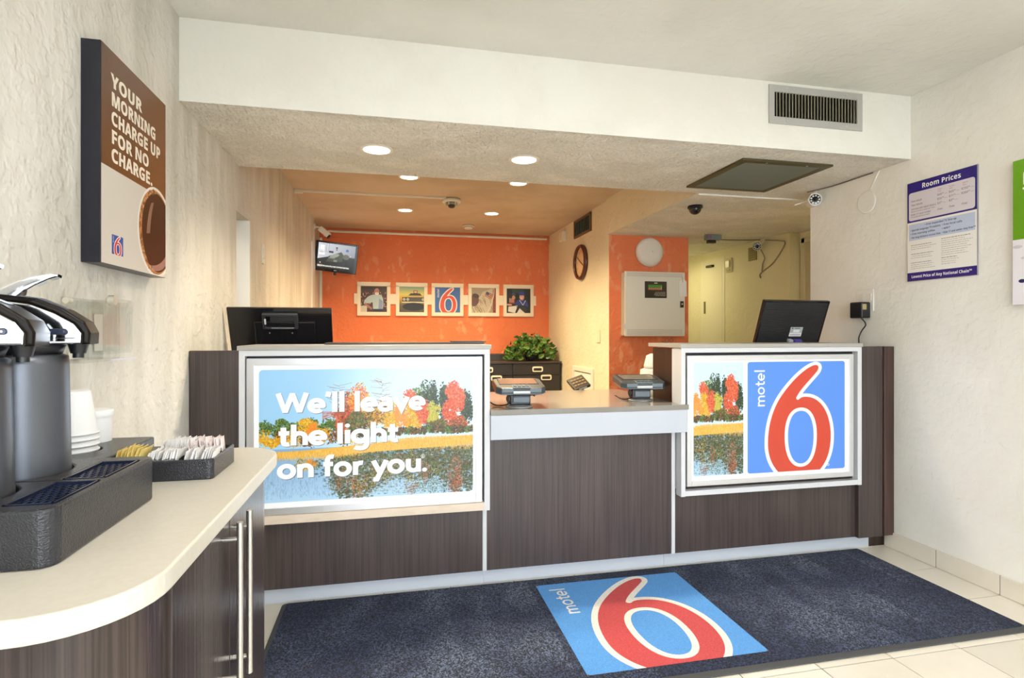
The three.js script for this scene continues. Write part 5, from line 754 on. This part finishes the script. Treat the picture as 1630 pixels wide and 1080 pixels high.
// ------------------------------------------------------------ right wall
{
  const t = thing('price_sign', 'white and navy room price board on the right wall', 'sign', [XR, 1.466, -2.2955]);
  obj('board', rel(t, bx(XR - 0.008, 1.466, -2.479, XR - 0.0005, 1.99, -2.112, 0.001)), std([0.3, 0.28, 0.3], 0.5), t);
  const tex = canvasTex(1024, 1460, (g, w, h) => {
    const B = '#2a1a7c'; g.fillStyle = '#f2f0ea'; g.fillRect(0, 0, w, h); g.fillStyle = B; g.fillRect(0, 0, w, 590); g.fillStyle = '#dcd6dc'; g.beginPath(); g.roundRect(24, 150, w - 48, 416, 36); g.fill();
    g.fillStyle = '#fff'; g.font = 'bold 98px sans-serif'; g.textAlign = 'center'; g.fillText('Room Prices', w / 2 + 10, 112);
    g.textAlign = 'left'; g.fillStyle = '#4a4656'; g.font = '38px sans-serif'; [['One Adult', 290], ['Two Adults', 348], ['3rd and 4th Adult (Each)', 408], ['Kids 17 and Under', 490]].forEach(([s, y]) => g.fillText(s, 60, y, 390)); g.font = '24px sans-serif'; ['Maximum of four people per room', 'If accompanied by an adult'].forEach((s, i) => g.fillText(s, 60, [440, 520][i], 390));
    g.font = '42px sans-serif'; [[470, '$49', 285], [640, '$65', 285], [815, '$350', 285], [470, '$55', 345], [640, '$71', 345], [815, '$360', 345], [470, '$3', 405], [640, '$3', 405]].forEach(([x, s, y]) => { g.fillText(s, x, y); const q = g.measureText(s).width; g.font = '22px sans-serif'; g.fillText(s.length > 2 ? '99' : '00', x + q + 2, y - 16); g.fillRect(x + q + 36, y - 12, 44, 2.5); g.font = '42px sans-serif'; });
    g.font = 'italic 40px sans-serif'; for (const x of [470, 640, 815]) g.fillText('Free', x, 490); g.fillStyle = '#c06a86'; g.font = '24px sans-serif'; [['Single', 475], ['Double', 640], ['Weekly', 830]].forEach(([s, x]) => { g.fillText(s, x, 200); g.fillText('Rate', x + 6, 230); });
    g.fillStyle = '#c3cfe6'; g.fillRect(24, 620, w - 48, 240); g.fillStyle = '#2a2f55'; g.font = 'bold 37px sans-serif'; g.textAlign = 'center'; g.fillText('• Free expanded TV line-up', w / 2, 668); g.textAlign = 'left'; [['• Spanish language TV stations', 50, 722], ['• Free morning coffee', 50, 776], ['• No long distance access fees', 50, 832], ['• Free local calls', 540, 722], ['• WiFi*', 540, 776], ['• Kids 17 and under stay free**', 540, 832]].forEach(([s, x, y]) => g.fillText(s, x, y, 470));
    g.fillStyle = '#8a8884'; seed = 12; for (const [x, y0, n, ww] of [[60, 930, 3, 400], [60, 1060, 3, 380], [60, 1190, 4, 400], [530, 900, 9, 440], [530, 1170, 4, 260]]) for (let i = 0; i < n; i++) { let q = x; const e = x + ww * rr(0.75, 1); g.fillStyle = i === 0 ? '#777471' : '#b9b7b2'; while (q < e) { const l = rr(12, 46); g.fillRect(q, y0 + i * 29, Math.min(l, e - q), 8); q += l + 8; } }
    g.fillStyle = B; g.fillRect(0, h - 122, w, 122); g.fillStyle = '#fff'; g.font = 'bold 58px sans-serif'; g.textAlign = 'center'; g.fillText('Lowest Price of Any National Chain™', w / 2, h - 42, w - 130);
  });
  const p = print('printed_face', 0.363, 0.52, tex, t, { roughness: 0.35 }); p.rotation.y = -Math.PI / 2; p.position.set(-0.0087, 0.262, 0);
  const n = thing('wall_sign', 'green and white box sign cut off by the right edge of view', 'sign', [XR, 1.315, -1.72]);
  obj('box', rel(n, bx(XR - 0.026, 1.315, -1.945, XR - 0.0005, 1.95, -1.49, 0.001)), std([0.82, 0.82, 0.80], 0.5), n);
  const gp = print('printed_face', 0.455, 0.633, canvasTex(720, 1000, (g, w, h) => { let gr = g.createLinearGradient(0, 0, 0, h); gr.addColorStop(0, '#6fa818'); gr.addColorStop(1, '#5c9210'); g.fillStyle = gr; g.fillRect(0, 0, w, h); g.fillStyle = '#eceaf0'; g.fillRect(0, h * 0.55, w, h); g.fillStyle = '#fff'; g.fillRect(66, 92, 30, 84); g.fillRect(62, 196, 26, 14); g.fillStyle = '#cfcdd6'; g.beginPath(); g.ellipse(30, 600, 30, 12, 0, 0, 7); g.ellipse(70, 680, 20, 8, 0, 0, 7); g.fill(); g.fillStyle = '#20285a'; g.beginPath(); g.ellipse(58, 838, 22, 13, 0, 0, 7); g.fill(); }), n, { roughness: 0.35 });
  gp.rotation.y = -Math.PI / 2; gp.position.set(-0.0267, 0.3175, 0.0025);
  const pl = thing('cover_plate', 'round blank cover painted over on the right wall', 'plate', [XR, 1.955, -2.748]);
  obj('disc', uvbox(new THREE.LatheGeometry([[0, 0], [0.064, 0], [0.066, 0.002], [0.064, 0.006], [0.056, 0.005], [0, 0.005]].map(([a, b]) => new THREE.Vector2(a, b)), 40).rotateZ(Math.PI / 2)), M.wall, pl);
  tag(obj('wall_conduit', tube([[XR - 0.003, 2.02, -2.72], [XR - 0.003, 2.07, -2.69], [XR - 0.003, 2.117, -2.66]], 0.005, 10, 6), M.wall), 'painted-over cable rising from the round cover to the soffit', 'conduit');
  const o = thing('power_outlet', 'white double outlet plate behind the black adapter on the right wall', 'outlet', [XR, 1.38, -2.755]);
  obj('plate', bx(-0.006, -0.06, -0.058, -0.0005, 0.065, 0.058, 0.002), M.wall.clone(), o).material = std([0.82, 0.80, 0.74], 0.4); obj('socket', [bx(-0.0075, 0.0, 0.012, -0.005, 0.04, 0.045, 0.002), bx(-0.0075, 0.0, -0.045, -0.005, 0.04, -0.012, 0.002)], M.plastic, o);
  const a = thing('power_adapter', 'black power adapter plugged into the right wall with a thin hanging cord', 'adapter', [XR - 0.04, 1.325, -2.755]);
  obj('body', cb(0.062, 0.094, 0.088, 0.008), M.black, a); const lb = obj('label_plate', cb(0.026, 0.032, 0.001, 0, -0.012, 0.018, 0.0446), std([0.45, 0.36, 0.16], 0.5), a); lb.userData.label = 'yellowish printed label';
  obj('cord', tube([[-0.005, -0.044, 0.01], [0.005, -0.06, 0.02], [0.02, -0.085, 0.02], [0.012, -0.12, 0.0], [0.004, -0.16, -0.012], [0.006, -0.19, -0.015], [0.004, -0.208, -0.02]], 0.0035, 40, 6), M.black, a);
}

renderer.render(scene, camera);
